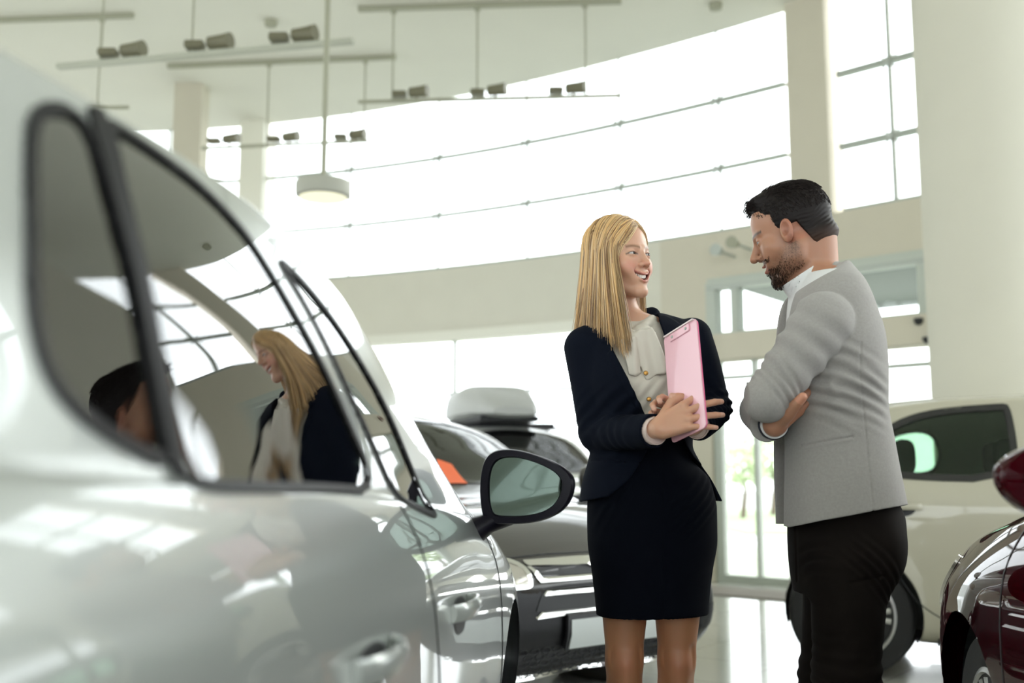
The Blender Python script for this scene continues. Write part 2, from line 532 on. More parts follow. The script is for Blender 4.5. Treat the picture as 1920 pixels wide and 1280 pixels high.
# vestibule seen through the transom: soffit and outer glazing
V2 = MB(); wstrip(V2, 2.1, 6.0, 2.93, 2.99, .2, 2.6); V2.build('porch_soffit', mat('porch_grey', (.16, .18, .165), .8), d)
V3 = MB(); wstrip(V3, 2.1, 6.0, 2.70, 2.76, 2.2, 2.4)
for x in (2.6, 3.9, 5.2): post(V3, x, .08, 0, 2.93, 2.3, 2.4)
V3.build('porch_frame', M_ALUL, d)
b = MB(); wstrip(b, 1.9, 3.3, 0.0, 0.012, -1.05, -.45, .2)
tag(b.build('entrance_mat', M_MAT), 'dark brown entrance mat on the floor inside the glass doors', 'mat')
b = MB()
for x in (2.05,): 
    p = Vector((x, wy(x), 2.34))+wn(x)*.19; b.tube([p-wn(x)*.04, p+wn(x)*.02], .03, 12)
tag(b.build('door_sensor', mat('brown_sensor', (.2, .13, .1), .5)), 'small round brown sensor at the left end of the door header', 'sensor')
for z, r, lab in ((2.34, .04, 'small black sensor on the face of the door header behind the man'), (2.17, .055, 'black dome sensor under the door header behind the man')):
    x = 3.60 if z > 2.2 else 3.66
    p = Vector((x, wy(x), z))+wn(x)*.17; q = MB().lathe([(r*.1, -.04), (r*.7, -.03), (r, 0), (r, .02)], 20, Matrix.Translation(p))
    tag(q.build('door_sensor', M_BLACK, smooth=True), lab, 'sensor')

# side and back enclosure (curtain walls)
def curtain(n, a, b_, z0, z1, nv, rails):
    a = Vector(a); b_ = Vector(b_); L = (b_-a).length; M = at(frame_of((b_-a), (0, 0, 1)), a)
    w = empty('window_%d' % n, (0, 0, 0)); w['kind'] = 'structure'
    MB().box((0, z0, -.006), (L, z1, .006), M).build('glass_pane', M_GLASS, w)
    f = MB()
    for i in range(nv+1):
        x = L*i/nv; f.box((x-.03, z0, -.05), (x+.03, z1, .05), M)
    for z in rails: f.box((0, z-.03, -.045), (L, z+.03, .045), M)
    f.build('window_rail', M_ALU, w)
curtain(6, (XR, 6.4, 0), (XR, -8, 0), .1, 3.0, 9, (.1, 2.0, 3.0))
curtain(7, (XR, 6.4, 0), (XR, -8, 0), 3.5, 5.55, 9, (3.5, 4.5, 5.55))
curtain(8, (XR, -8.5, 0), (XL, -8.5, 0), .8, 4.6, 10, (.8, 2.2, 3.4, 4.6))
struct(MB().box((XR-.05, -8.5, 3.0), (XR+.2, 6.8, 3.5)), 'wall_right', M_BEAM)
struct(MB().box((XL, -8.7, 4.6), (XR, -8.5, ZC)).box((XL, -8.7, 0), (XR, -8.5, .8)), 'wall_back', M_WALL)
struct(MB().box((XL-.2, -8.5, 0), (XL, 14, 2.2)).box((XL-.2, -8.5, 4.8), (XL, 14, ZC)), 'wall_left', M_WALL)
curtain(9, (XL, 14, 0), (XL, -8, 0), 2.2, 4.8, 12, (2.2, 3.5, 4.8))

# columns
def column(x, y, r, label):
    o = MB().lathe([(r, 0), (r, ZC)], 64, Matrix.Translation((x, y, 0))).build('column', M_COLUMN, smooth=True)
    tag(o, label, 'column')
Cx = P(1757, 700, 6.9)
column(Cx.x+.475, 7.02, .44, 'thick round cream column behind the cream hatchback, right edge')
Sx = P(352, 300, 11.7)
o = MB().box((Sx.x-.16, 11.6, 0), (Sx.x+.17, 11.9, ZC)).build('square_column', M_BEAM)
tag(o, 'beige square column standing left of the tall windows', 'column')

# outdoors
struct(MB().box((-40, 5, -.25), (45, 70, -.12)), 'ground', M_PAVE)
M_LEAF = mat('tree_foliage', (0.55, 0.62, 0.42), .9, noise=.4, nscale=2)
M_BARK = mat('tree_bark', (0.12, .09, .06), .9)
def tree(x, y, s, label):
    t = empty('tree', (x, y, -.12)); tag(t, label, 'tree', 'trees outside the glass')
    MB().tube([(0, 0, 0), (.1, 0, 1.6*s), (0, .1, 2.6*s)], [.16*s, .12*s, .06*s], 8).build('trunk', M_BARK, t)
    rr = np.random.RandomState(int(abs(x*10+y)))
    V = []; Fc = []
    for i in range(900):
        d = rr.normal(size=3); d /= np.linalg.norm(d); c = np.array([0, 0, 2.9*s])+d*np.array([1.3, 1.3, 1.4])*s*rr.uniform(.35, 1)**.6
        u = rr.normal(size=3); u /= np.linalg.norm(u); w = np.cross(u, rr.normal(size=3)); w /= np.linalg.norm(w); k = .16*s
        n = len(V); V += [tuple(c-u*k), tuple(c+w*k*.5), tuple(c+u*k), tuple(c-w*k*.5)]; Fc.append((n, n+1, n+2, n+3))
    MB().add(V, Fc).build('foliage', M_LEAF, t)
struct(MB().box((4.5, 20, -.12), (30, 34, -.08)), 'ground_lawn', mat('lawn', (.26, .34, .18), .95, noise=.15, nscale=1))
for i, (x, y, s) in enumerate(((6.0, 27, .5), (7.3, 29, .6), (8.3, 26, .42), (15.5, 30, .8))):
    tree(x, y, s, ['green tree seen through the glass door left of the man', 'green tree outside behind the man', 'small green tree outside in the gap between the woman and man', 'green tree outside behind the cream hatchback'][i])

# ------------------------------------------------------------------ lighting tracks
def ceil_pt(px, py): return Zat(px, py, ZC-.03)
def track(name, c0, c1, t0, t1, rods, label, ceil=True, w=.035, th=.03):
    """c0,c1 ceiling rail ends (world), t0,t1 hung track ends, rods = fractions along ceiling rail"""
    e = empty(name, (c0+c1)/2); e.location.z = ZC; tag(e, label, 'lighting track', 'suspended lighting tracks'); Mi = Matrix.Translation(-e.location)
    if ceil:
        M = at(frame_of(c1-c0, (0, 0, 1)), c0)
        MB().box((0, -.02, -.025), ((c1-c0).length, .03, .025), Mi @ M).build('ceiling_rail', M_RAIL, e)
    M = at(frame_of(t1-t0, (0, 0, 1)), t0)
    MB().box((0, -th/2, -w/2), ((t1-t0).length, th/2, w/2), Mi @ M).build('track_rail', M_RAIL if ceil else mat('track_aluminium', (.45, .46, .38), .5), e)
    for a in rods:
        p = t0.copy(); p.x = a; f = (a-t0.x)/(t1.x-t0.x); p = t0.lerp(t1, f)
        if ceil:
            f2 = (a-c0.x)/(c1.x-c0.x); top = c0.lerp(c1, f2)
        else: top = p.copy()
        top.z = ZC
        q = MB().tube([p-e.location, top-e.location], .009, 8).tube([top-e.location-Vector((0, 0, .08)), top-e.location], .03, 10)
        q.build('suspension_rod', M_RAIL, e, smooth=True)
    return e
def spot(p, label, s=1.0, tilt=.3, grp='spotlights on the lighting tracks'):
    t = empty('track_spotlight', p); tag(t, label, 'spotlight', grp)
    MB().box((-.17*s, -.05*s, .015), (-.03*s, .05*s, .07*s)).build('gear_box', M_LAMP, t, bevel=.008)
    MB().tube([(.07*s, 0, 0), (.07*s, 0, .09*s)], .012, 8).build('stem', M_LAMP, t)
    M = Matrix.Translation((.08*s, 0, .07*s)) @ Matrix.Rotation(math.radians(90), 4, 'Y') @ Matrix.Rotation(tilt, 4, 'X')
    MB().lathe([(.035*s, -.09*s), (.05*s, -.08*s), (.055*s, .04*s), (.062*s, .1*s), (.05*s, .1*s)], 20, M).build('lamp_head', M_LAMP, t, smooth=True)
# row seen over the woman
c0, c1 = ceil_pt(672, 18), ceil_pt(1165, 3)
t0 = P(672, 196, c0.y); t1 = P(1165, 183, c1.y); t0.z = t1.z = 4.64
xs = [P(a, 100, c0.y+(c1.y-c0.y)*(a-672)/493).x for a in (737, 895, 1098)]
track('lighting_track', c0, c1, t0, t1, xs, 'long thin lighting track hung before the upper window above the woman')
for a, lab in ((768, 'spotlight on the upper window track, leftmost of three'), (915, 'spotlight on the upper window track, middle of three'), (1062, 'spotlight on the upper window track, right above the woman')):
    q = P(a, 190, c0.y+(c1.y-c0.y)*(a-672)/493); q.z = 4.66; spot(q, lab)
c0, c1 = ceil_pt(315, 125), ceil_pt(742, 108)
t0 = P(378, 283, c0.y); t1 = P(690, 272, c1.y); t0.z = t1.z = 4.64
xs = [P(a, 200, c0.y+(c1.y-c0.y)*(a-315)/427).x for a in (502, 684)]
track('lighting_track', c0, c1, t0, t1, xs, 'thin lighting track at lower left of the upper windows, starting at the square column')
for a, lab in ((418, 'spotlight on the track just right of the square column'), (530, 'spotlight hanging before the left window, middle of its track'), (655, 'spotlight at the right end of the track above the round pendant')):
    q = P(a, 278, c0.y+(c1.y-c0.y)*(a-315)/427); q.z = 4.66; spot(q, lab)
c0, c1 = ceil_pt(-60, 41), ceil_pt(250, 30)
t0 = c0.copy(); t1 = c1.copy(); t0.z = t1.z = 4.64
track('lighting_track', c0, c1, t0, t1, [P(188, 60, c1.y).x], 'thin lighting track at top left above the silver car roof')
t0 = P(110, 107, 8.75); t1 = P(662, 95, 8.2); t0.z = t1.z = 4.64
e = track('lighting_track', t0, t1, t0, t1, [P(188, 100, 8.65).x, P(360, 100, 8.5).x], 'broad pale lighting track with three spotlights across the top left', ceil=False, w=.07, th=.04)
for a, lab in ((228, 'spotlight on the broad track, leftmost of three'), (390, 'spotlight on the broad track, middle of three'), (548, 'spotlight on the broad track, nearest to the thick pendant pole')):
    q = P(a, 95, 8.75-.55*(a-110)/552); q.z = 4.67; spot(q, lab, 1.15)
# pendant
q = P(606, 356, 7.8)
e = empty('pendant_lamp', q); tag(e, 'round flat drum pendant lamp on a thick pole, left of the woman', 'lamp')
r = 53/1920*7.8
MB().lathe([(r*.86, -.062), (r*.97, -.05), (r, -.03), (r, .05), (r*.97, .062), (.03, .066)], 48).build('lamp_drum', M_DRUM, e, smooth=True)
MB().lathe([(r*.86, -.066), (r*.86, -.060)], 48).build('diffuser', M_DIFF, e)
MB().tube([(0, 0, .06), (0, 0, ZC-q.z)], .022, 12).build('pendant_pole', M_RAIL, e, smooth=True)
for (a, c, lab) in ((508, 42, 'small round smoke detector on the ceiling left of the pendant pole'), (1342, 10, 'small round smoke detector on the ceiling above the man')):
    q = Zat(a, c, ZC-.02); tag(MB().lathe([(.03, -.05), (.06, -.04), (.065, 0), (.065, .02)], 20, Matrix.Translation(q)).build('smoke_detector', M_RAIL, smooth=True), lab, 'smoke detector')
# round lamp heads on the band
for a, c, lab in ((1350, 471, 'round grey floodlight on the beige band, left one of two, beside the man'), (1380, 457, 'round dark floodlight on the beige band, nearer the face of the man')):
    x = 2.12 if a < 1360 else 2.28
    q = P(a, c, wy(x)-.42); e = empty('floodlight', q); tag(e, lab, 'lamp')
    nn = wn(x)
    MB().tube([Vector((0, 0, 0)), -nn*.33], .015, 8).build('bracket', M_ALU, e)
    MB().tube([-nn*.03, nn*.06, nn*.1], [.03, .055, .06], 20).build('lamp_head', M_ALU if a < 1360 else M_RAIL, e, smooth=True)
# ------------------------------------------------------------------ cars
def paint(name, c, metal=.0, rough=.4, flake=.0, coat=1.0, spec=.5):
    return mat(name, c, rough, metal=metal, coat=coat, coat_rough=.015, noise=flake, nscale=900, spec=spec)
M_TYRE = mat('tyre_rubber', (.018, .018, .019), .75, bump=.2)
M_RIM = mat('alloy_rim', (.55, .55, .54), .3, metal=.8)
M_TRIMB = mat('gloss_black_trim', (.012, .012, .014), .12, coat=.5)
M_PLAS = mat('black_plastic', (.02, .02, .024), .45)
M_RUBBER = mat('window_rubber', (.012, .012, .013), .55, spec=.2)
M_MIRSH = mat('mirror_shell_black', (.007, .006, .012), .4, spec=.2)
M_BUMP = mat('dark_bumper', (.008, .008, .010), .35, spec=.25)
M_CHROME = mat('chrome_trim', (.80, .80, .78), .08, metal=1.0)
M_INT = mat('car_interior_dark', (.035, .037, .036), .8)
M_SEAT = mat('car_seat_fabric', (.028, .03, .03), .85)
M_MIRR = mat('mirror_glass', (.17, .215, .19), .02, metal=1.0)
M_CARGL = glass_mat('car_window_glass', (.42, .48, .42), 2.1, 1.62)
M_CARGC = glass_mat('cream_car_glass', (.66, .76, .68), .8, 1.45)
M_CARGD = glass_mat('privacy_car_glass', (.10, .12, .11), 1.0, 1.55)
M_SHIELD = glass_mat('windshield_glass', (.75, .82, .78), 1.6, 1.6)
M_HEAD = mat('headlight_lens', (.55, .52, .46), .12, metal=.4, coat=1.0)
M_HEADIN = mat('headlight_reflector', (.8, .8, .78), .15, metal=.9)
M_PLATE = mat('blank_plate', (.62, .66, .66), .4)
M_TAIL = mat('tail_light_red', (.35, .02, .015), .2, coat=1)

T_U = [-2.03, -1.98, -1.85, -1.62, -1.35, -1.0, -.4, .1, .35, .65, .95, 1.15, 1.5, 1.8, 1.95, 2.03]
GEN = dict(
 zc =[ .62, .86, 1.10, 1.30, 1.40, 1.445, 1.475, 1.465, 1.42, 1.25, 1.05, .985, .93, .86, .79, .70],
 zr =[ .60, .83, 1.06, 1.22, 1.315, 1.36, 1.385, 1.37, 1.33, 1.15, .975, .935, .875, .80, .735, .655],
 zb =[ .59, .81, .98, 1.025, 1.03, 1.02, 1.0, .975, .96, .935, .91, .885, .825, .75, .69, .63],
 vr =[ .50, .52, .545, .56, .57, .575, .58, .585, .595, .665, .735, .745, .735, .70, .64, .55],
 vb =[ .62, .66, .73, .785, .81, .82, .825, .825, .825, .825, .82, .815, .80, .76, .70, .60],
 W  =[ .66, .74, .82, .865, .885, .885, .88, .88, .88, .88, .885, .888, .875, .82, .74, .62],
 zs =[ .30, .26, .20, .18, .18, .17, .17, .17, .17, .17, .17, .18, .18, .19, .21, .25])

def fill_spline(P_, k=6):
    P_ = np.array(P_); out = []
    n = len(P_)
    for i in range(n-1):
        p0 = P_[max(0, i-1)].copy(); p1 = P_[i]; p2 = P_[i+1]; p3 = P_[min(n-1, i+2)].copy()
        if i == 0: p0 = p1*np.array([1, -1, 1])+0 if False else 2*p1-p2
        if i == n-2: p3 = p2*1.0; p3[1] = -p1[1]; p3[0] = p1[0]; p3[2] = p1[2]
        t0 = 0; t1 = t0+max(1e-4, np.linalg.norm(p1-p0)**.5); t2 = t1+max(1e-4, np.linalg.norm(p2-p1)**.5); t3 = t2+max(1e-4, np.linalg.norm(p3-p2)**.5)
        for j in range(k):
            t = t1+(t2-t1)*j/k
            A1 = (t1-t)/(t1-t0)*p0+(t-t0)/(t1-t0)*p1; A2 = (t2-t)/(t2-t1)*p1+(t-t1)/(t2-t1)*p2; A3 = (t3-t)/(t3-t2)*p2+(t-t2)/(t3-t2)*p3
            B1 = (t2-t)/(t2-t0)*A1+(t-t0)/(t2-t0)*A2; B2 = (t3-t)/(t3-t1)*A2+(t-t1)/(t3-t1)*A3
            out.append((t2-t)/(t2-t1)*B1+(t-t1)/(t2-t1)*B2)
    out.append(P_[-1]); return np.array(out)
def offset_poly(poly, d):
    """inset polygon by d (positive = inwards)"""
    a = np.array([p[:2] for p in poly], float); n = len(a)
    area = .5*np.sum(a[:, 0]*np.roll(a[:, 1], -1)-np.roll(a[:, 0], -1)*a[:, 1])
    out = []
    for i in range(n):
        e = a[(i+1) % n]-a[i-1]; e /= max(1e-9, np.linalg.norm(e)); nn = np.array([-e[1], e[0]])*(1 if area > 0 else -1)
        out.append(tuple(a[i]+nn*d))
    return out

class Car:
    def __init__(s, root, loc, heading, T=None, U=None, nu=110, k=6, wheel_u=(1.27, -1.30), wheel_r=.315, pt=None, zscale=1.0):
        s.root = root; root.location = loc; root.rotation_euler = (0, 0, heading)
        s.M = Matrix.Translation(Vector(loc)) @ Matrix.Rotation(heading, 4, 'Z'); s.Mi = s.M.inverted()
        T = T or GEN; U = U or T_U; s.T = T; s.U = U
        u = np.unique(np.concatenate([np.linspace(U[0], U[-1], nu), np.linspace(U[0], U[0]+.12, 7), np.linspace(U[-1]-.12, U[-1], 8)]))
        g = {k: pchip(U, T[k], u) for k in T}
        rows = []
        for i, uu in enumerate(u):
            zc, zr, zb, vr, vb, W, zs = [g[k][i] for k in ('zc', 'zr', 'zb', 'vr', 'vb', 'W', 'zs')]
            gh = max(0.0, zr-zb)
            pts = [(0, zs), (W*.80, zs), (W-.035, zs+.07), (W-.008, max(zs+.14, .44*min(1, zb/.9))), (W, zb*.68), (W-.018, zb-.10), (vb, zb), (vb-.012, zb+.012 if gh > .03 else zb+.3*gh),
                   ((vb+vr)/2+.016*min(1, gh/.3), (zb+zr)/2), (vr+.010, zr-.025 if gh > .06 else zr-.2*gh), (vr-.012, zr), (vr*.84, zr+.36*(zc-zr)), (vr*.5, zr+.78*(zc-zr)), (0, zc)]
            rows.append(fill_spline([(uu, a, b) for a, b in pts], k))
        R = np.array(rows)        # (nu, ns, 3)
        R[:, :, 1] = np.maximum(R[:, :, 1], 0)
        # lean the nose and tail back with height
        span = np.clip((R[:, :, 0]-(U[-1]-.7))/.7, 0, 1)**2
        zz = R[:, :, 2]
        R[:, :, 0] -= span*(np.clip(zz-.50, 0, 1)**2*1.1+np.clip(.42-zz, 0, 1)**2*1.6)
        span = np.clip(((U[0]+.5)-R[:, :, 0])/.5, 0, 1)**2
        R[:, :, 0] += span*(np.clip(.42-zz, 0, 1)**2*1.6)
        nU, nS = R.shape[:2]
        Lm = R*np.array([1, 1, 1]); Rm = R*np.array([1, -1, 1])
        full = np.concatenate([Lm, Rm[:, -2:0:-1]], 1); nF = full.shape[1]
        V = full.reshape(-1, 3)
        faces = [(i*nF+j, i*nF+(j+1) % nF, (i+1)*nF+(j+1) % nF, (i+1)*nF+j) for i in range(nU-1) for j in range(nF)]
        faces.append(tuple(range(nF-1, -1, -1))); faces.append(tuple((nU-1)*nF+j for j in range(nF)))
        faces = [f[::-1] for f in faces]
        s.V = V; s.faces = faces; s.nF = nF; s.nU = nU
        s.bvh = BVHTree.FromPolygons([Vector(p) for p in V], faces)
        s.kill = []      # (axis, polygon)
        s.wheel_u = wheel_u; s.wr = wheel_r; s.paint = pt
        me = bpy.data.meshes.new('t'); me.from_pydata([tuple(p) for p in V], [], faces); me.update()
        bm = bmesh.new(); bm.from_mesh(me); bmesh.ops.recalc_face_normals(bm, faces=bm.faces); bm.to_mesh(me); bm.free()
        s.vn = [v.normal.copy() for v in me.vertices]; s.tri = [tuple(p.vertices) for p in me.polygons]
        bpy.data.meshes.remove(me)
    # ---- surface projection
    def hit(s, o, d):
        loc, n, idx, dist = s.bvh.ray_cast(Vector(o), Vector(d))
        if loc is None: 
            loc, n, idx, dist = s.bvh.find_nearest(Vector(o))
            return loc, (n if n.dot(Vector(d)) < 0 else -n)
        # smooth normal
        f = s.tri[idx]; best = Vector((0, 0, 0))
        for k in f[:8]:
            w = 1/(1e-5+(Vector(s.V[k])-loc).length_squared); best += s.vn[k]*w
        best.normalize()
        if best.dot(Vector(d)) > 0: best = -best
        return loc, best
    def proj(s, ax, a, b, sg=1):
        if ax == 'side':
            l, n = s.hit((a, 3*sg, b), (0, -sg, 0))
            if (Vector((a, 0, b))-Vector((l.x, 0, l.z))).length > .02: l = Vector((a, l.y, b))
            return l, n
        if ax == 'top': return s.hit((a, b, 3), (0, 0, -1))
        if ax == 'front': return s.hit((3.2, a, b), (-1, 0, 0))
        if ax == 'rear': return s.hit((-3.2, a, b), (1, 0, 0))
    def pix2side(s, pts):
        """photo pixels -> (u, z) on the visible side, through the body surface"""
        out = []
        o = s.Mi @ camo.location
        for px, py in pts:
            d = (s.Mi.to_3x3() @ ray(px, py)).normalized()
            l, n, i, _ = s.bvh.ray_cast(o, d)
            if l is None:
                l, n, i, _ = s.bvh.find_nearest(o+d*1.5)
            out.append((l.x, l.z))
        return out
    def panel(s, name, ax, poly, m, parent=None, sg=1, holes=(), t=.004, base=.001, h=.03, label=None, smooth=2):
        q = chaikin(poly, smooth) if smooth else poly
        hs = [chaikin(x, smooth) if smooth else x for x in holes]
        vs, fs = tri2d(q, hs, h)
        P3 = []; N3 = []
        for a, b in vs:
            l, n = s.proj(ax, a, b, sg); P3.append(l+n*base); N3.append(n)
        V, Fc = thick_sheet(P3, N3, fs, t)
        me = bpy.data.meshes.new(name); me.from_pydata([tuple(v) for v in V], [], Fc); me.update()
        bm = bmesh.new(); bm.from_mesh(me); bmesh.ops.recalc_face_normals(bm, faces=bm.faces); bm.to_mesh(me); bm.free()
        o = link(name, me, m, parent or s.root); me.shade_smooth(); me.set_sharp_from_angle(angle=math.radians(50))
        if label: o['label'] = label
        return o
    def seam(s, ax, line, w=.006, sg=1, m=None, name='door_seam', closed=False, t=.0012, smooth=2):
        q = chaikin(line, smooth, closed); a = np.array(q); n = len(a); L = []; R_ = []
        for i in range(n):
            e = (a[(i+1) % n]-a[i-1]) if closed else (a[min(n-1, i+1)]-a[max(0, i-1)])
            e = e/max(1e-9, np.linalg.norm(e)); nn = np.array([-e[1], e[0]])*w/2; L.append(a[i]+nn); R_.append(a[i]-nn)
        V = []; N3 = []
        for P_ in (L, R_):
            for p in P_:
                l, nn = s.proj(ax, p[0], p[1], sg); V.append(l+nn*.0008); N3.append(nn)
        fs = [(i, (i+1) % n, n+(i+1) % n, n+i) for i in range(n if closed else n-1)]
        V2, F2 = thick_sheet(V, N3, fs, t)
        return MB().add(V2, F2).build(name, m or M_BLACK, s.root)
    def window(s, poly, ax='side', sg=1, ring=.03, glass=None, rm=None, name='window', inner=.0):
        sm = chaikin(poly, 2)
        out = offset_poly(sm, -ring*.35); inn = offset_poly(sm, ring*.65)
        w = s.panel(name+'_frame', ax, out, rm or M_TRIMB, sg=sg, holes=[inn], t=.003, smooth=0, h=.03)
        s.panel(name+'_glass', ax, sm, glass or M_CARGL, parent=w, sg=sg, t=.0035, base=-.004, smooth=0, h=.04)
        s.kill.append((ax, sg, offset_poly(sm, ring*.60)))
        return w
    def build_body(s, name='body', arch=.36):
        V = s.V.copy()
        dead = np.zeros(len(s.faces)-2, bool); V0 = s.V; FA = np.array(s.faces[:-2])
        for ax, sg, poly in s.kill:
            if ax == 'side': m = inpoly(V0[:, [0, 2]], poly) & (V0[:, 1]*sg > .3)
            elif ax == 'top': m = inpoly(V0[:, [0, 1]], poly) & (V0[:, 2] > .85)
            elif ax == 'rear': m = inpoly(V0[:, [1, 2]], poly) & (V0[:, 0] < 0)
            else: m = inpoly(V0[:, [1, 2]], poly) & (V0[:, 0] > 0)
            dead |= m[FA].any(1)
        # wheel arches
        side = np.abs(V[:, 1]) > .45
        for wu in s.wheel_u:
            d = np.hypot(V[:, 0]-wu, V[:, 2]-s.wr); ins = (d < arch) & side
            dead |= ins[FA].all(1)
            k = np.where(ins)[0]
            sc = arch/np.maximum(d[k], 1e-4)
            V[k, 0] = wu+(V[k, 0]-wu)*sc; V[k, 2] = s.wr+(V[k, 2]-s.wr)*sc
        faces = [f for f, x in zip(s.faces[:-2], dead) if not x]+s.faces[-2:]
        me = bpy.data.meshes.new(name); me.from_pydata([tuple(v) for v in V], [], faces); me.update()
        bm = bmesh.new(); bm.from_mesh(me)
        bmesh.ops.delete(bm, geom=[v for v in bm.verts if not v.link_faces], context='VERTS')
        bmesh.ops.recalc_face_normals(bm, faces=bm.faces); bm.to_mesh(me); bm.free()
        o = link(name, me, s.paint, s.root); me.shade_smooth()
        # arch liners
        for wu in s.wheel_u:
            for sg in (1, -1):
                lin = MB(); n = 24; V2 = []; F2 = []
                for i in range(n+1):
                    t = math.pi*1.16*i/n-.25
                    ux = wu+arch*1.01*math.cos(t); vo = min(.81, float(pchip(s.U, s.T['W'], np.array([ux]))[0])-.03)
                    for v in (max(.5, vo), .45):
                        V2.append((ux, v*sg, s.wr+arch*1.01*math.sin(t)))
                for i in range(n): F2.append((2*i, 2*i+1, 2*i+3, 2*i+2))
                F2.append(tuple(2*i+1 for i in range(n+1)))
                lin.add(V2, F2).build('arch_liner', M_BLACK, s.root)
        return o
    def wheels(s, sides=(1, -1), v=.80, w=.205, which=None, rim=None):
        r = s.wr
        for wu in (which or s.wheel_u):
            for sg in sides:
                M = Matrix.Translation((wu, (v-w/2)*sg, r)) @ Matrix.Rotation(-math.pi/2*sg, 4, 'X')
                h = w/2
                t = MB().lathe([(r*.66, -h*.9), (r*.80, -h), (r*.93, -h*.98), (r*.985, -h*.8), (r, -h*.4), (r, h*.4), (r*.985, h*.8), (r*.93, h*.98), (r*.80, h), (r*.66, h*.9)], 48, M)
                wo = t.build('wheel', M_TYRE, s.root, smooth=True)
                q = MB().lathe([(r*.05, h*.2), (r*.62, -h*.3), (r*.67, h*.86), (r*.70, h*.94), (r*.66, h*.98), (r*.60, h*.6), (r*.58, -h*.2)], 48, M)
                for k in range(5):
                    a = 2*math.pi*k/5
                    for da in (-.14, .14):
                        q.tube([M @ Vector((r*.1*math.cos(a), r*.1*math.sin(a), h*.62)), M @ Vector((r*.62*math.cos(a+da), r*.62*math.sin(a+da), h*.80))], [r*.07, r*.055], 8)
                q.lathe([(r*.17, h*.3), (r*.17, h*.68), (r*.1, h*.74)], 24, M)
                q.build('rim', rim or M_RIM, wo, smooth=True)
    def interior(s, seats=((.02, .36), (.02, -.36), (-.85, .36), (-.85, -.36)), m=None, belt=.80, x0=-1.25, x1=.8, wheel=True):
        b = MB(); b.box((x0, -.70, .24), (x1, .70, .30)).box((x0, -.74, .30), (x1, -.70, belt)).box((x0, .70, .30), (x1, .74, belt))
        b.box((x1, -.72, .3), (x1+.12, .72, belt+.06)); b.box((x0-.08, -.70, .3), (x0, .70, belt))
        b.build('cabin_trim', M_INT, s.root)
        m = m or M_SEAT
        for su, sv in seats:
            q = MB()
            def slab(pts, hw, th):
                for i in range(len(pts)-1): pass
            prof = [(.25, .38), (.26, .50), (-.18, .46), (-.26, .62), (-.38, 1.0), (-.45, 1.0), (-.38, .5), (-.30, .34)]
            Mx = Matrix(((1, 0, 0, su), (0, 0, -1, sv+.24), (0, 1, 0, 0), (0, 0, 0, 1)))
            q.prism(chaikin(prof, 2), 0, .48, Mx)
            so = q.build('seat', m, s.root, bevel=.03)
            hr = MB(); cx, cz = su-.42, 1.115
            hp = chaikin([(-.055, -.09), (.055, -.09), (.06, .07), (.03, .11), (-.04, .11), (-.06, .07)], 2)
            Mh = Matrix(((1, 0, 0, cx), (0, 0, -1, sv+.13), (0, 1, 0, cz), (0, 0, 0, 1)))
            hr.prism(hp, 0, .26, Mh)
            for dv in (-.06, .06): hr.tube([(cx, sv+dv, .96), (cx, sv+dv, 1.05)], .008, 8)
            hr.build('headrest', m, so, bevel=.025)
        if wheel:
            c = Vector((.50, .36, .86)); pts = []
            for k in range(25):
                a = 2*math.pi*k/24; pts.append(c+Vector((.06*math.sin(a), .18*math.cos(a), .17*math.sin(a))))
            MB().tube(pts, .014, 8).tube([c+Vector((0, -.17, 0)), c+Vector((.02, 0, 0)), c+Vector((0, .17, 0))], .018, 8).tube([c, c+Vector((.3, 0, -.06))], .03, 8).build('steering_wheel', M_PLAS, s.root, smooth=True)
    def mirror(s, u, z, sg, shell_m, v=None, size=(.125, .085), tilt=0.0, yaw=0.0, outline=None, stalk_m=None, foot=None, bez=.020):
        """door mirror: glass looks to the rear. local: a = outwards, b = up, c = rearwards"""
        v = v if v is not None else 1.0
        c = Vector((u, v*sg, z))
        R_ = Matrix.Rotation(yaw*sg, 4, 'Z')
        A = R_ @ Vector((0, sg, 0)); B = Vector((0, 0, 1)); Cc = R_ @ Vector((-1, 0, 0))
        o2 = outline or [(-.5, -.40), (-.56, .1), (-.45, .48), (-.1, .52), (.35, .38), (.56, .12), (.48, -.22), (.2, -.46), (-.3, -.52)]
        o2 = chaikin([(a*size[0]*2, b*size[1]*2) for a, b in o2], 3)
        def ringpts(scale, depth, up=0.0):
            return [c+A*(a*scale)+B*(b*scale+up)+Cc*depth for a, b in o2]
        def loft_r(rings, capa=True, capb=True):
            n = len(o2); V = [p for r in rings for p in r]; Fc = []
            for i in range(len(rings)-1):
                for k in range(n): Fc.append((i*n+k, i*n+(k+1) % n, (i+1)*n+(k+1) % n, (i+1)*n+k))
            if capa: Fc.append(tuple(range(n)))
            if capb: Fc.append(tuple((len(rings)-1)*n+k for k in range(n)))
            return MB().add(V, Fc)
        k = 1-bez/size[1]*.9
        sh = loft_r([ringpts(k*.96, .0), ringpts(k, .016), ringpts(1.0, .014), ringpts(1.03, .004), ringpts(1.0, -.04), ringpts(.86, -.085), ringpts(.6, -.112), ringpts(.25, -.122)], capa=True)
        hs = sh.build('mirror_housing', shell_m, s.root, smooth=True, auto=math.radians(55))
        loft_r([ringpts(k*.965, .004), ringpts(k*.965, .010)]).build('mirror_glass', M_MIRR, hs)
        ft = Vector(foot) if foot else Vector((u+.02, .82*sg, z-.12))
        at_ = c-A*size[0]*.55-B*size[1]*.8+Cc*(-.05)
        b = MB(); n = 14; V = []; 
        for i, (p, ra, rb) in enumerate(((ft-A*.04, .075, .045), (ft+A*.01, .065, .04), (ft.lerp(at_, .55), .045, .026), (at_, .05, .028), (at_+B*.03+A*.01, .045, .024))):
            for j in range(n):
                t = 2*math.pi*j/n; V.append(p+Cc*(ra*math.cos(t))+(B-A*.6).normalized()*(rb*math.sin(t)))
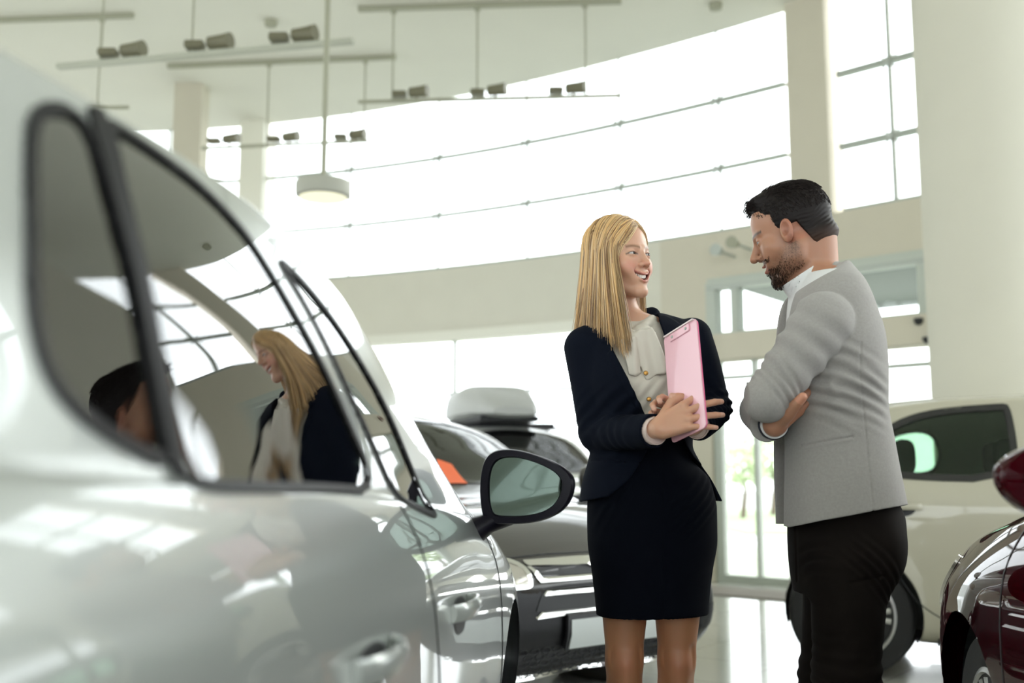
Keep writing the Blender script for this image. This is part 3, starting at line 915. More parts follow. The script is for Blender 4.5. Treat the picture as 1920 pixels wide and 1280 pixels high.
        Fc = [(i*n+j, i*n+(j+1) % n, (i+1)*n+(j+1) % n, (i+1)*n+j) for i in range(4) for j in range(n)]+[tuple(range(n)), tuple(4*n+j for j in range(n))]
        b.add(V, Fc).build('mirror_stalk', stalk_m or M_PLAS, hs, smooth=True)
        return hs
    def handle(s, u, z, sg, m, w=.19):
        l, n = s.proj('side', u, z, sg)
        cup = s.panel('handle_recess', 'side', [(u-w*.42, z-.035), (u-w*.42, z+.025), (u+w*.2, z+.03), (u+w*.45, z), (u+w*.2, z-.045)], M_PLAS, sg=sg, t=.0008, h=.02)
        p0, _ = s.proj('side', u-w*.55, z+.008, sg); p1, _ = s.proj('side', u+w*.55, z+.008, sg)
        pts = [p0+n*.004, p0.lerp(p1, .12)+n*.026, p0.lerp(p1, .5)+n*.036, p0.lerp(p1, .88)+n*.026, p1+n*.004]
        pts = [Vector(q) for q in chaikin(pts, 2, False)]
        V = []; nn = 10
        for p in pts:
            for j in range(nn):
                t = 2*math.pi*j/nn; V.append(p+n*(.008*math.cos(t))+Vector((0, 0, 1))*(.017*math.sin(t)))
        Fc = [(i*nn+j, i*nn+(j+1) % nn, (i+1)*nn+(j+1) % nn, (i+1)*nn+j) for i in range(len(pts)-1) for j in range(nn)]
        MB().add(V, Fc+[tuple(range(nn)), tuple((len(pts)-1)*nn+j for j in range(nn))]).build('door_handle', m, s.root, smooth=True)

SIDEW = dict(front=[(.78, .985), (.74, .965), (0.0, 1.005), (-.02, 1.03), (.0, 1.325), (.03, 1.335), (.30, 1.285), (.42, 1.225), (.62, 1.10)],
             rear=[(-.10, 1.01), (-.12, 1.04), (-.10, 1.33), (-.14, 1.345), (-.72, 1.325), (-.80, 1.28), (-.90, 1.10), (-.88, 1.055), (-.82, 1.045)],
             quarter=[(-.95, 1.07), (-.90, 1.20), (-.86, 1.28), (-.90, 1.305), (-1.10, 1.275), (-1.32, 1.16), (-1.28, 1.09), (-1.1, 1.065)])
SHIELD = [(.90, -.62), (.94, 0), (.90, .62), (.42, .52), (.36, .0), (.42, -.52)]
REARW = [(-1.78, -.50), (-1.84, 0), (-1.78, .50), (-1.50, .47), (-1.46, 0), (-1.50, -.47)]
def scale_poly(p, s): return p
def doorlines(c, sides):
    for sg in sides:
        c.seam('side', [(.86, .93), (.92, .80), (.90, .50), (.86, .27), (.80, .23), (.02, .23), (-.06, .30), (-.065, 1.0)], sg=sg)
        c.seam('side', [(-.065, .30), (-.06, .235), (-.70, .235), (-.80, .33), (-.93, .62), (-1.02, .72), (-1.03, .85), (-.95, 1.03)], sg=sg)

# ---- silver hatchback, near camera on the left
def up_col(px): return px
H = math.radians(84.0)
root = empty('silver_car'); tag(root, 'silver hatchback with wide side windows, closest to the camera on the left', 'car')
P_SILVER = paint('silver_paint', (.44, .47, .45), metal=.25, rough=.28)
G1 = {k: list(v) for k, v in GEN.items()}
G1['zc'] = [ .62, .88, 1.14, 1.34, 1.43, 1.468, 1.485, 1.46, 1.40, 1.245, 1.065, .985, .93, .86, .79, .70]
G1['vr'] = [ .50, .53, .565, .60, .63, .655, .675, .675, .68, .71, .745, .745, .735, .70, .64, .55]
G1['zr'] = [ .60, .84, 1.09, 1.27, 1.365, 1.402, 1.42, 1.378, 1.30, 1.145, .985, .938, .875, .80, .735, .655]
CS = Car(root, (-1.005, 1.84, 0), H, T=G1, nu=420, k=14, pt=P_SILVER)
QA = [(60, 195), (155, 210), (215, 400), (262, 600), (300, 800), (318, 878), (215, 830), (120, 760), (65, 660), (46, 500), (48, 300)]
QB = [(190, 222), (240, 252), (300, 292), (370, 345), (430, 405), (468, 450), (560, 605), (640, 765), (712, 922), (600, 918), (480, 918), (372, 915), (338, 890), (315, 800), (275, 600), (230, 400)]
QC = [(512, 478), (560, 520), (625, 600), (700, 720), (760, 850), (826, 972), (790, 958), (744, 934), (700, 840), (640, 715), (570, 570)]
for nm, q in (('quarter_window', QA), ('rear_door_window', QB), ('front_door_window', QC)):
    uz = CS.pix2side(q)
    CS.window(uz, 'side', -1, ring=.012, name=nm, rm=M_RUBBER)
dv = CS.pix2side([(152, 200), (192, 212), (236, 400), (282, 600), (322, 800), (345, 905), (318, 885), (298, 800), (258, 600), (208, 400)])
CS.panel('door_pillar', 'side', dv, M_RUBBER, sg=-1, t=.006, h=.02, smooth=1)
for nm in ('front', 'rear', 'quarter'): CS.window(SIDEW[nm], 'side', 1, name=nm+'_window')
CS.window(SHIELD, 'top', name='windshield', ring=.04, glass=M_SHIELD)
CS.window(REARW, 'top', name='rear_windshield', ring=.04)
CS.build_body()
for sg in (-1, 1):
    CS.seam('side', [(.92, .93), (.97, .80), (.95, .50), (.88, .27), (.80, .23), (.16, .23), (.08, .30), (.06, .80), (-.03, .98)], sg=sg)
    CS.seam('side', [(.08, .30), (.06, .235), (-.70, .235), (-.80, .33), (-.93, .62), (-1.02, .72), (-1.03, .85)], sg=sg)
CS.wheels(); CS.interior(); CS.handle(.31, .765, -1, P_SILVER); CS.handle(-.41, .79, -1, P_SILVER)
o = CS.mirror(.86, 1.0, -1, M_MIRSH, stalk_m=M_MIRSH, v=.955, size=(.118, .092), yaw=math.radians(9.5), foot=(.84, -.80, .885), bez=.018, outline=[(-.47, -.42), (-.5, .1), (-.42, .46), (-.15, .52), (.2, .40), (.46, .22), (.52, .02), (.42, -.3), (.15, -.47), (-.35, -.5)])
for sg in (-1, 1):
    CS.panel('headlight', 'front', [(.48*sg, .60), (.50*sg, .70), (.70*sg, .77), (.78*sg, .74), (.76*sg, .66), (.6*sg, .60)], M_HEAD)
    CS.panel('tail_light', 'rear', [(.45*sg, .80), (.46*sg, .92), (.72*sg, .98), (.74*sg, .84)], M_TAIL)

# ---- bronze-black hatchback facing the room, between silver car and woman
def place(px, Y, u, v, z, heading, zz=1100):
    """origin so that car point (u,v) sits at pixel column px, depth Y"""
    X = P(px, zz, Y).x
    c, s_ = math.cos(heading), math.sin(heading)
    return (X-(u*c-v*s_), Y-(u*s_+v*c), 0)
A2 = math.radians(38)
h2 = math.atan2(-math.cos(A2), math.sin(A2))
root = empty('dark_car'); tag(root, 'dark bronze hatchback with pale blank plate and chrome grille strips behind the woman', 'car')
P_DARK = paint('dark_bronze_paint', (.026, .022, .017), metal=.0, rough=.45)
GD = {k: list(v) for k, v in GEN.items()}
for kk in ('zc', 'zr', 'zb'):
    for ii, dz in ((-1, -.05), (-2, -.045), (-3, -.03)): GD[kk][ii] += dz
for kk in ('zc', 'zr', 'zb'):
    for ii in range(2, 12): GD[kk][ii] -= .07
    GD[kk][12] -= .035
loc = place(1148, 4.55, 2.03, 0, 0, h2)
CD = Car(root, loc, h2, T=GD, nu=150, pt=P_DARK)
for sg in (1, -1):
    for nm in ('front', 'rear', 'quarter'): CD.window([(x_, z_-.07) for x_, z_ in SIDEW[nm]], 'side', sg, name=nm+'_window')
CD.window(SHIELD, 'top', name='windshield', ring=.04, glass=M_SHIELD)
CD.window(REARW, 'top', name='rear_windshield', ring=.04)
CD.build_body(); doorlines(CD, (1, -1)); CD.wheels(); CD.interior()
CD.panel('hood_seam', 'front', [(-.62, .688), (-.3, .70), (.3, .70), (.62, .688), (.62, .682), (.3, .694), (-.3, .694), (-.62, .682)], M_BLACK, smooth=0, t=.001)
for sg in (1, -1):
    hl = CD.panel('headlight', 'front', [(.44*sg, .60), (.47*sg, .67), (.70*sg, .705), (.80*sg, .71), (.80*sg, .63), (.6*sg, .595), (.46*sg, .585)], M_HEAD, t=.006)
    CD.panel('headlight_rim', 'front', [(.435*sg, .595), (.46*sg, .68), (.70*sg, .715), (.82*sg, .72), (.82*sg, .62), (.6*sg, .58), (.46*sg, .572)], M_CHROME, parent=hl, t=.009, holes=[[(.46*sg, .603), (.478*sg, .666), (.70*sg, .70), (.80*sg, .705), (.80*sg, .635), (.6*sg, .60), (.47*sg, .592)]])
CD.panel('upper_grille', 'front', [(-.40, .615), (-.42, .655), (.42, .655), (.40, .615)], M_BLACK, smooth=1)
CD.panel('chrome_strip', 'front', [(-.45, .662), (-.45, .676), (.45, .676), (.45, .662), (.43, .648), (-.43, .648)], M_CHROME, t=.012, smooth=1)
CD.panel('chrome_strip', 'front', [(-.45, .648), (-.40, .598), (.40, .598), (.45, .648), (.43, .648), (.385, .612), (-.385, .612), (-.43, .648)], M_CHROME, t=.012, smooth=0)
CD.panel('bumper_insert', 'front', [(-.82, .22), (-.86, .40), (-.78, .52), (-.50, .575), (.50, .575), (.78, .52), (.86, .40), (.82, .22)], M_BUMP, smooth=1, t=.0015)
for sg in (1, -1):
    CD.panel('fog_light_recess', 'front', [(.58*sg, .30), (.56*sg, .42), (.74*sg, .44), (.76*sg, .34)], M_BLACK, t=.004)
gi = CD.panel('grille', 'front', [(-.44, .46), (-.40, .545), (-.37, .56), (.37, .56), (.40, .545), (.44, .46)], M_BLACK, smooth=1, t=.006)
CD.panel('grille_strip', 'front', [(-.385, .545), (-.37, .562), (.37, .562), (.385, .545)], M_CHROME, parent=gi, t=.014, smooth=0)
CD.panel('grille_strip', 'front', [(-.43, .455), (-.40, .478), (-.27, .478), (.27, .478), (.40, .478), (.43, .455), (.27, .46), (-.27, .46)], M_CHROME, parent=gi, t=.014, smooth=0)
CD.panel('number_plate_holder', 'front', [(-.275, .325), (-.275, .468), (.275, .468), (.275, .325)], M_PLAS, t=.02, base=.012, smooth=0)
CD.panel('number_plate', 'front', [(-.26, .335), (-.26, .452), (.26, .452), (.26, .335)], M_PLATE, t=.004, base=.034, smooth=0, label='blank pale grey number plate')
lg = CD.panel('lower_grille', 'front', [(-.50, .20), (-.56, .27), (-.50, .32), (.50, .32), (.56, .27), (.50, .20)], M_PLAS, smooth=1, t=.003)
mb = MB()
for r in range(5):
    for k in range(17):
        v = -.48+.06*k+(.03 if r % 2 else 0); z = .215+.026*r
        if abs(v) > .5: continue
        l, n = CD.proj('front', v, z)
        hx = [l+n*.006+Vector((0, .026*math.cos(math.pi/3*j), .012*math.sin(math.pi/3*j))) for j in range(7)]
        mb.tube(hx, .0028, 5, cap=False)
mb.build('grille_mesh', M_BLACK, lg)['kind'] = 'stuff'
CD.panel('bumper_lip', 'front', [(-.60, .175), (-.62, .195), (.62, .195), (.60, .175)], M_CHROME, t=.02, smooth=1)
CD.mirror(.86, 1.0, 1, P_DARK); CD.mirror(.86, 1.0, -1, P_DARK)
og = []
for q_ in ((818, 862), (846, 872), (876, 908), (822, 908)):
    o_ = CD.Mi @ camo.location; d_ = (CD.Mi.to_3x3() @ ray(*q_)).normalized(); l_ = CD.bvh.ray_cast(o_, d_)[0] or CD.bvh.find_nearest(o_+d_*5.5)[0]; og.append((l_.x, l_.y))
CD.panel('orange_card', 'top', og, mat('orange_card', (.85, .16, .05), .6), t=.002, base=.006, smooth=0, label='orange card in the windshield')
MB().box((.70, -.5, .78), (.84, .5, .86)).build('dashboard', M_INT, root, bevel=.02)

# ---- white car far behind with a roof box
root = empty('white_car'); tag(root, 'white car parked by the far windows, carrying the grey roof box', 'car')
P_WHITE = paint('white_paint', (.72, .74, .72), rough=.35)
A3 = math.radians(16); h3 = math.atan2(-math.cos(A3), math.sin(A3))
loc = place(925, 9.4, -.2, 0, 0, h3, 820)
CW = Car(root, loc, h3, nu=70, pt=P_WHITE)
for sg in (1, -1):
    for nm in ('front', 'rear', 'quarter'): CW.window(SIDEW[nm], 'side', sg, name=nm+'_window')
    q = MB().tube([(.1, .56*sg, 1.42), (-.1, .56*sg, 1.455), (-.9, .55*sg, 1.455), (-1.1, .55*sg, 1.40)], .015, 8).build('roof_rail', M_PLAS, root, smooth=True)
    CW.panel('headlight', 'front', [(.48*sg, .62), (.50*sg, .72), (.70*sg, .75), (.76*sg, .66)], M_HEAD)
CW.window(SHIELD, 'top', name='windshield', ring=.04, glass=M_SHIELD)
CW.build_body(); CW.wheels(); CW.interior()
CW.panel('grille', 'front', [(-.46, .42), (-.50, .56), (.50, .56), (.46, .42)], M_PLAS, smooth=1)
CW.mirror(.86, 1.0, 1, P_WHITE); CW.mirror(.86, 1.0, -1, P_WHITE)
c, s_ = math.cos(h3), math.sin(h3)
bx = empty('roof_box', (loc[0]-.35*c, loc[1]-.35*s_, 1.49), h3); tag(bx, 'light grey roof box on top of the white car by the windows', 'roof box')
V = []; rings = []
for x, w, z0, z1 in ((-.72, .20, .10, .16), (-.70, .26, .05, .26), (-.5, .31, .02, .36), (0, .32, .02, .37), (.45, .30, .02, .33), (.75, .24, .03, .2), (.85, .18, .05, .12)):
    rings.append([(x, a*w, z0+(z1-z0)*b) for a, b in chaikin([(-1, .0), (-1, .55), (-.8, .95), (0, 1), (.8, .95), (1, .55), (1, 0)], 2)])
n = len(rings[0]); V = [p for r in rings for p in r]
Fc = [(i*n+k, i*n+(k+1) % n, (i+1)*n+(k+1) % n, (i+1)*n+k) for i in range(len(rings)-1) for k in range(n)]+[tuple(range(n)), tuple((len(rings)-1)*n+k for k in range(n))]
MB().add(V, Fc).build('box_shell', mat('roof_box_grey', (.50, .51, .50), .4), bx, smooth=True)
MB().box((-.68, -.27, .0), (.72, .27, .05)).build('box_base', M_BLACK, bx, bevel=.015)
for x in (-.4, .4): MB().box((x-.02, -.5, -.05), (x+.02, .5, .0)).build('cross_bar', M_PLAS, bx)

# ---- cream hatchback on the right, behind the man
root = empty('cream_car'); tag(root, 'cream hatchback with dark rear side window behind the man', 'car')
P_CREAM = paint('cream_paint', (.50, .475, .37), rough=.4)
h4 = math.radians(-20)
G4 = {k: list(v) for k, v in GEN.items()}
G4['zc'] = [ .62, .92, 1.20, 1.385, 1.44, 1.465, 1.475, 1.465, 1.42, 1.25, 1.05, .985, .93, .86, .79, .70]
G4['zr'] = [ .60, .90, 1.14, 1.31, 1.365, 1.39, 1.40, 1.38, 1.33, 1.15, .975, .935, .875, .80, .735, .655]
G4['zc'] = [ .62, .95, 1.24, 1.41, 1.455, 1.475, 1.485, 1.475, 1.43, 1.25, 1.05, .985, .93, .86, .79, .70]
G4['zr'] = [ .60, .93, 1.17, 1.335, 1.39, 1.42, 1.425, 1.40, 1.34, 1.15, .975, .935, .875, .80, .735, .655]
U4 = [x*.845 if x > -1.5 else -1.27+(x*.845+1.27)*.92 for x in T_U]
loc = place(1597, 5.45, -1.36, -.80, 0, h4, 1160)
CC = Car(root, loc, h4, T=G4, U=U4, nu=150, pt=P_CREAM, wheel_r=.315, wheel_u=(.98, -1.36))
RW = [(-.54, 1.0), (-.54, 1.385), (-.58, 1.39), (-.9, 1.37), (-1.10, 1.31), (-1.24, 1.19), (-1.26, 1.06), (-1.10, 1.015)]
FW = [(.68, .97), (-.42, .995), (-.46, 1.01), (-.45, 1.385), (.20, 1.355), (.38, 1.235), (.58, 1.09)]
for sg in (-1, 1):
    if sg < 0:
        CC.window(FW, 'side', sg, name='front_window', ring=.04, glass=M_CARGC); CC.window(RW, 'side', sg, name='rear_window', ring=.035, glass=M_CARGC)
    else:  # unseen far-side openings cut short to block daylight, darkening the near window
        CC.window([(.68, .97), (-.10, .985), (-.10, 1.36), (.20, 1.355), (.38, 1.235), (.58, 1.09)], 'side', sg, name='front_window', ring=.04, glass=M_CARGC)
        CC.window([(-.86, 1.02), (-.80, 1.18), (-.88, 1.33), (-1.10, 1.31), (-1.24, 1.19), (-1.26, 1.06), (-1.10, 1.03)], 'side', sg, name='rear_window', ring=.035, glass=M_CARGC)
CC.window([(a*.845, b) for a, b in SHIELD], 'top', name='windshield', ring=.04, glass=M_SHIELD)
CC.window([(-1.43, -.50), (-1.46, 0), (-1.43, .50), (-1.35, .47), (-1.32, 0), (-1.35, -.47)], 'top', name='rear_windshield', ring=.04)
CC.build_body(arch=.348); CC.wheels(v=.84)
CC.interior(seats=((-.12, .36), (-.12, -.36), (-.64, .33), (-.64, -.33)), x0=-1.2, x1=.6, wheel=False)
for sg in (-1, 1):
    CC.seam('side', [(-.50, .24), (-.50, .99)], sg=sg)
    CC.seam('side', [(-.50, .26), (-.80, .28), (-.92, .31), (-1.05, .40), (-1.15, .58), (-1.24, .72), (-1.26, .88), (-1.22, 1.01)], sg=sg)
    CC.seam('side', [(.74, .93), (.75, .60), (.70, .27), (.6, .23), (-.56, .24)], sg=sg)
    CC.handle(-1.1, .86, sg, P_CREAM); CC.handle(-.40, .86, sg, P_CREAM)
    CC.panel('sill_trim', 'side', [(-.95, .17), (-.95, .215), (.6, .215), (.6, .17)], M_PLAS, sg=sg, t=.01, smooth=0)
    CC.panel('tail_light', 'rear', [(.52*sg, .80), (.50*sg, .98), (.64*sg, 1.05), (.72*sg, .86)], M_TAIL)
CC.mirror(.70, 1.0, -1, P_CREAM); CC.mirror(.70, 1.0, 1, P_CREAM)

# ---- red car, bottom right corner
root = empty('red_car'); tag(root, 'dark red car with a door mirror in the bottom right corner', 'car')
P_RED = paint('deep_red_paint', (.045, .001, .004), metal=.0, rough=.5, coat=.9, spec=.0)
P_RED.node_tree.nodes['Principled BSDF'].inputs['Coat IOR'].default_value = 1.28
h5 = math.radians(80)
loc = place(1822, 2.74, 1.27, .86, 0, h5, 1220)
CR = Car(root, loc, h5, nu=170, pt=P_RED)
for sg in (1, -1):
    for nm in ('front', 'rear', 'quarter'): CR.window(SIDEW[nm], 'side', sg, name=nm+'_window')
    hl = CR.panel('headlight', 'side', [(1.50, .80), (1.62, .80), (1.90, .70), (1.97, .62), (1.93, .58), (1.72, .64), (1.55, .74)], M_HEAD, sg=sg, t=.008)
CR.window(SHIELD, 'top', name='windshield', ring=.04, glass=M_SHIELD)
CR.build_body(); doorlines(CR, (1, -1)); CR.wheels(v=.83); CR.interior()
CR.mirror(.25, 1.02, 1, P_RED, v=.918, size=(.12, .078), yaw=math.radians(6), foot=(.27, .80, .90)); CR.mirror(.40, 1.0, -1, P_RED)
# ------------------------------------------------------------------ people
def grp(fn, lo, hi, pad=.05):
    lo = np.array(lo)-pad; hi = np.array(hi)+pad; cen = (lo+hi)/2; hf = (hi-lo)/2
    def f(Pt):
        q = np.abs(Pt-cen)-hf; out = np.linalg.norm(np.maximum(q, 0), axis=1)+pad*.6
        m = (q < 0).all(1); r = out.copy()
        if m.any(): r[m] = fn(Pt[m])
        return r
    return f
def poly_sd(px, py, poly):
    a = np.array(poly, float); n = len(a); d = np.full(len(px), 1e9); ins = np.zeros(len(px), bool)
    for i in range(n):
        p, q = a[i-1], a[i]; e = q-p; t = np.clip(((px-p[0])*e[0]+(py-p[1])*e[1])/(e@e), 0, 1)
        d = np.minimum(d, (px-p[0]-t*e[0])**2+(py-p[1]-t*e[1])**2)
        if p[1] != q[1]:
            ins ^= ((q[1] > py) != (p[1] > py)) & (px < (p[0]-q[0])*(py-q[1])/(p[1]-q[1])+q[0])
    d = np.sqrt(d); return np.where(ins, -d, d)
def topix(Pt):
    x = Pt[:, 0]; y = Pt[:, 1]; z = Pt[:, 2]-CAMH
    dep = y*CT+z*ST; up = -y*ST+z*CT
    return 960+F*x/dep, 640-F*up/dep, dep
def A3(v): return np.array([v.x, v.y, v.z])
def sn(Pt, f, s=0.0):
    x, y, z = Pt[:, 0]*f+s, Pt[:, 1]*f+s*1.7, Pt[:, 2]*f-s
    return (np.sin(x+1.3*np.sin(y*.9+z*.5))+np.sin(y*1.1+1.2*np.sin(z*.8+x*.4))+np.sin(z*1.05+1.4*np.sin(x*.7-y*.6)))/3
def folds(Pt, a, b, amp, wl, width=.06, ph=0.0):
    """ripples running across the segment a-b"""
    a = np.array(a); b = np.array(b); ab = b-a; L = np.linalg.norm(ab); t = ((Pt-a)@ab)/(L*L)
    r = np.linalg.norm(Pt-a-np.clip(t, 0, 1)[:, None]*ab, axis=1)
    w = np.exp(-(r/width)**4)*np.clip(1-np.abs(t-.5)*2, 0, 1)**.6
    return amp*w*np.sin(t*L/wl*6.283+ph+2.2*sn(Pt, 22))

class Head:
    def __init__(s, c, fwd, pitch=0.0, roll=0.0, scale=1.0, female=True):
        f = Vector((fwd[0], fwd[1], 0)).normalized(); r = Vector((f.y, -f.x, 0)); u = Vector((0, 0, 1))
        Rp = Matrix.Rotation(pitch, 3, r); f = Rp @ f; u = Rp @ u
        Rr = Matrix.Rotation(roll, 3, f); r = Rr @ r; u = Rr @ u
        s.R = np.array([[r.x, f.x, u.x], [r.y, f.y, u.y], [r.z, f.z, u.z]]); s.c = np.array(c, float); s.k = scale; s.fem = female; s.tz = -.0628 if female else -.060
    def loc(s, Pt): return (Pt-s.c)@s.R/s.k
    def wor(s, Q): return np.atleast_2d(Q)@s.R.T*s.k+s.c
    def sdf(s, Pt):
        Q = s.loc(Pt).copy(); sx = np.sign(Q[:, 0]); A = Q.copy(); A[:, 0] = np.abs(A[:, 0]); fem = s.fem
        d = ell(Q, (0, -.016, .042), (.073, .094, .084))
        d = smin(d, ell(Q, (0, .030, .046), (.060, .057, .060)), .03)
        d = smin(d, ell(Q, (0, .030, -.022), (.058, .062, .080)), .03)
        jw = .048 if fem else .054
        d = smin(d, cap(A, (jw, -.004, -.045), (jw*.86, .012, -.072), .016 if fem else .020, .015 if fem else .018), .03)
        d = smin(d, cap(A, (jw*.86, .012, -.070), (.012, .070, -.102), .013 if fem else .019, .013), .026)
        d = smin(d, ell(Q, (0, .078, -.100 if fem else -.102), (.020 if fem else .025, .016, .016)), .018)
        d = smin(d, ell(A, (.040, .062, -.022), (.024, .022, .022)), .022)          # cheekbones
        if True: d = smin(d, ell(A, (.037, .074, -.040), (.014, .012, .014)), .014)   # smiling cheeks
        d = smin(d, cap(A, (.012, .0865, .022), (.040, .073, .024), .0075 if fem else .0095, .007), .012)  # brow
        d = smax(d, -ell(A, (.031, .104, .006), (.017, .018, .0115)), .010)        # sockets
        d = smin(d, cap(Q, (0, .086, .018), (0, .1075 if fem else .112, -.022), .0075, .0095 if fem else .011), .012)
        d = smin(d, ell(Q, (0, .1095 if fem else .114, -.025), (.0095, .009, .008)), .006)
        d = smin(d, ell(A, (.0125, .096, -.0285), (.008, .010, .0075)), .006)
        d = smax(d, -ell(A, (.0065, .104, -.0355), (.0035, .0055, .004)), .003)
        # lids round the eyeballs
        e = np.array((.031, .0775, .006)); lid = ell(A, e, (.0145, .0142, .0138))
        zz = A[:, 2]-e[2]; ax = (A[:, 0]-e[0])/.0135
        up = .0036*(1-ax*ax)+.0003; lo = -.0025*(1-ax*ax)-.0002
        slit = np.maximum(np.maximum(zz-up, lo-zz), .083-A[:, 1])
        d = smin(d, lid, .004); d = smax(d, -slit, .0012)
        # muzzle, lips, open smile
        d = smin(d, ell(Q, (0, .073, -.060), (.035, .023, .026)), .016)
        cz = .30*np.minimum(A[:, 0], .03)**2/.03          # corners lifted
        M = Q.copy(); M[:, 2] = M[:, 2]-cz*1.6; MA = M.copy(); MA[:, 0] = np.abs(M[:, 0])
        if fem:
            d = smin(d, chain(MA, [(0, .0975, -.0535), (.015, .0945, -.0540), (.033, .0760, -.0580)], [.0034, .0032, .0016], .003), .004)
            d = smin(d, chain(MA, [(0, .0950, -.0740), (.014, .0920, -.0722), (.032, .0755, -.0625)], [.0042, .0038, .0016], .003), .004)
            d = smax(d, -smin(ell(M, (0, .088, -.0632), (.0305, .026, .0074)), ell(MA, (.019, .085, -.0615), (.0125, .020, .0048)), .002), .002)
        else:
            d = smin(d, cap(MA, (0, .0985, -.0525), (.025, .080, -.0565), .004, .002), .005)
            d = smin(d, cap(MA, (0, .0965, -.0685), (.024, .079, -.0610), .0048, .0025), .005)
            d = smax(d, -ell(M, (0, .096, -.0600), (.022, .020, .0045)), .003)
        d = smax(d, -chain(A, [(.019, .094, -.032), (.030, .084, -.042), (.037, .0765, -.054)], [.0004, .0012, .0002], .004), .006)  # smile fold
        # ears
        E = A.copy(); E = E-np.array((.072, -.008+(0 if fem else .016), -.002)); t = .25; cy, sy = math.cos(t), math.sin(t)
        E = np.stack([E[:, 0]*math.cos(.35)-E[:, 1]*-math.sin(.35), E[:, 0]*-math.sin(.35)+E[:, 1]*math.cos(.35), E[:, 2]], 1)
        E = np.stack([E[:, 0], E[:, 1]*cy-E[:, 2]*-sy, E[:, 1]*-sy+E[:, 2]*cy], 1)
        ear = ell(E, (.006, 0, 0), (.0075, .0175, .0315))
        ear = smax(ear, -ell(E, (.0125, .002, .006), (.007, .0115, .018)), .003)
        ear = smax(ear, -ell(E, (.011, .004, -.006), (.008, .006, .008)), .003)
        if not fem: d = smin(d, ear, .005)
        return d*s.k
    def bbox(s):
        p = s.wor(np.array([(a, b, e) for a in (-.1, .1) for b in (-.125, .13) for e in (-.13, .14)])); return p.min(0), p.max(0)
    def eyes(s, root, gaze, iris):
        for sx in (1, -1):
            c = s.wor((.031*sx, .0775, .006))[0]; g = np.array(gaze); g = g/np.linalg.norm(g)
            r = .0124*s.k
            me_v, me_q = sdf_mesh(lambda X: np.minimum(np.linalg.norm(X-c, axis=1)-r, np.linalg.norm(X-c-g*r*.38, axis=1)-r*.66), c-.017, c+.017, .0011)
            me = np_mesh('eye', me_v, me_q); ca = me.color_attributes.new('tone', 'FLOAT_COLOR', 'POINT')
            a = ((me_v-c)/np.linalg.norm(me_v-c, axis=1)[:, None])@g
            C = np.ones((len(me_v), 4), np.float32); C[:, :3] = (.50, .47, .45)
            C[a > .84, :3] = iris; C[a > .955, :3] = (.005, .005, .005); ca.data.foreach_set('color', C.ravel())
            link('eye', me, M_EYE, root, smooth=True)
    def teeth(s, root):
        b = MB(); n = 10
        for i in range(n):
            x = (-.5+(i+.5)/n)*.050; y = .0905-.0150*(x/.025)**2
            cz = .48*min(abs(x), .03)**2/.03; zc_ = s.tz
            w = .00242; h0, h1 = zc_-.0035+.0012*abs(x)/.02+cz, zc_+.0065+cz
            pts = [(x-w, y-.003, h0), (x+w, y-.003, h0), (x+w, y, h0+.001), (x-w, y, h0+.001), (x-w, y-.003, h1), (x+w, y-.003, h1), (x+w, y, h1), (x-w, y, h1)]
            b.add([tuple(s.wor(p)[0]) for p in pts], [(0, 1, 2, 3), (7, 6, 5, 4), (0, 4, 5, 1), (1, 5, 6, 2), (2, 6, 7, 3), (3, 7, 4, 0)])
        b.build('teeth', M_TEETH, root, bevel=.0004)

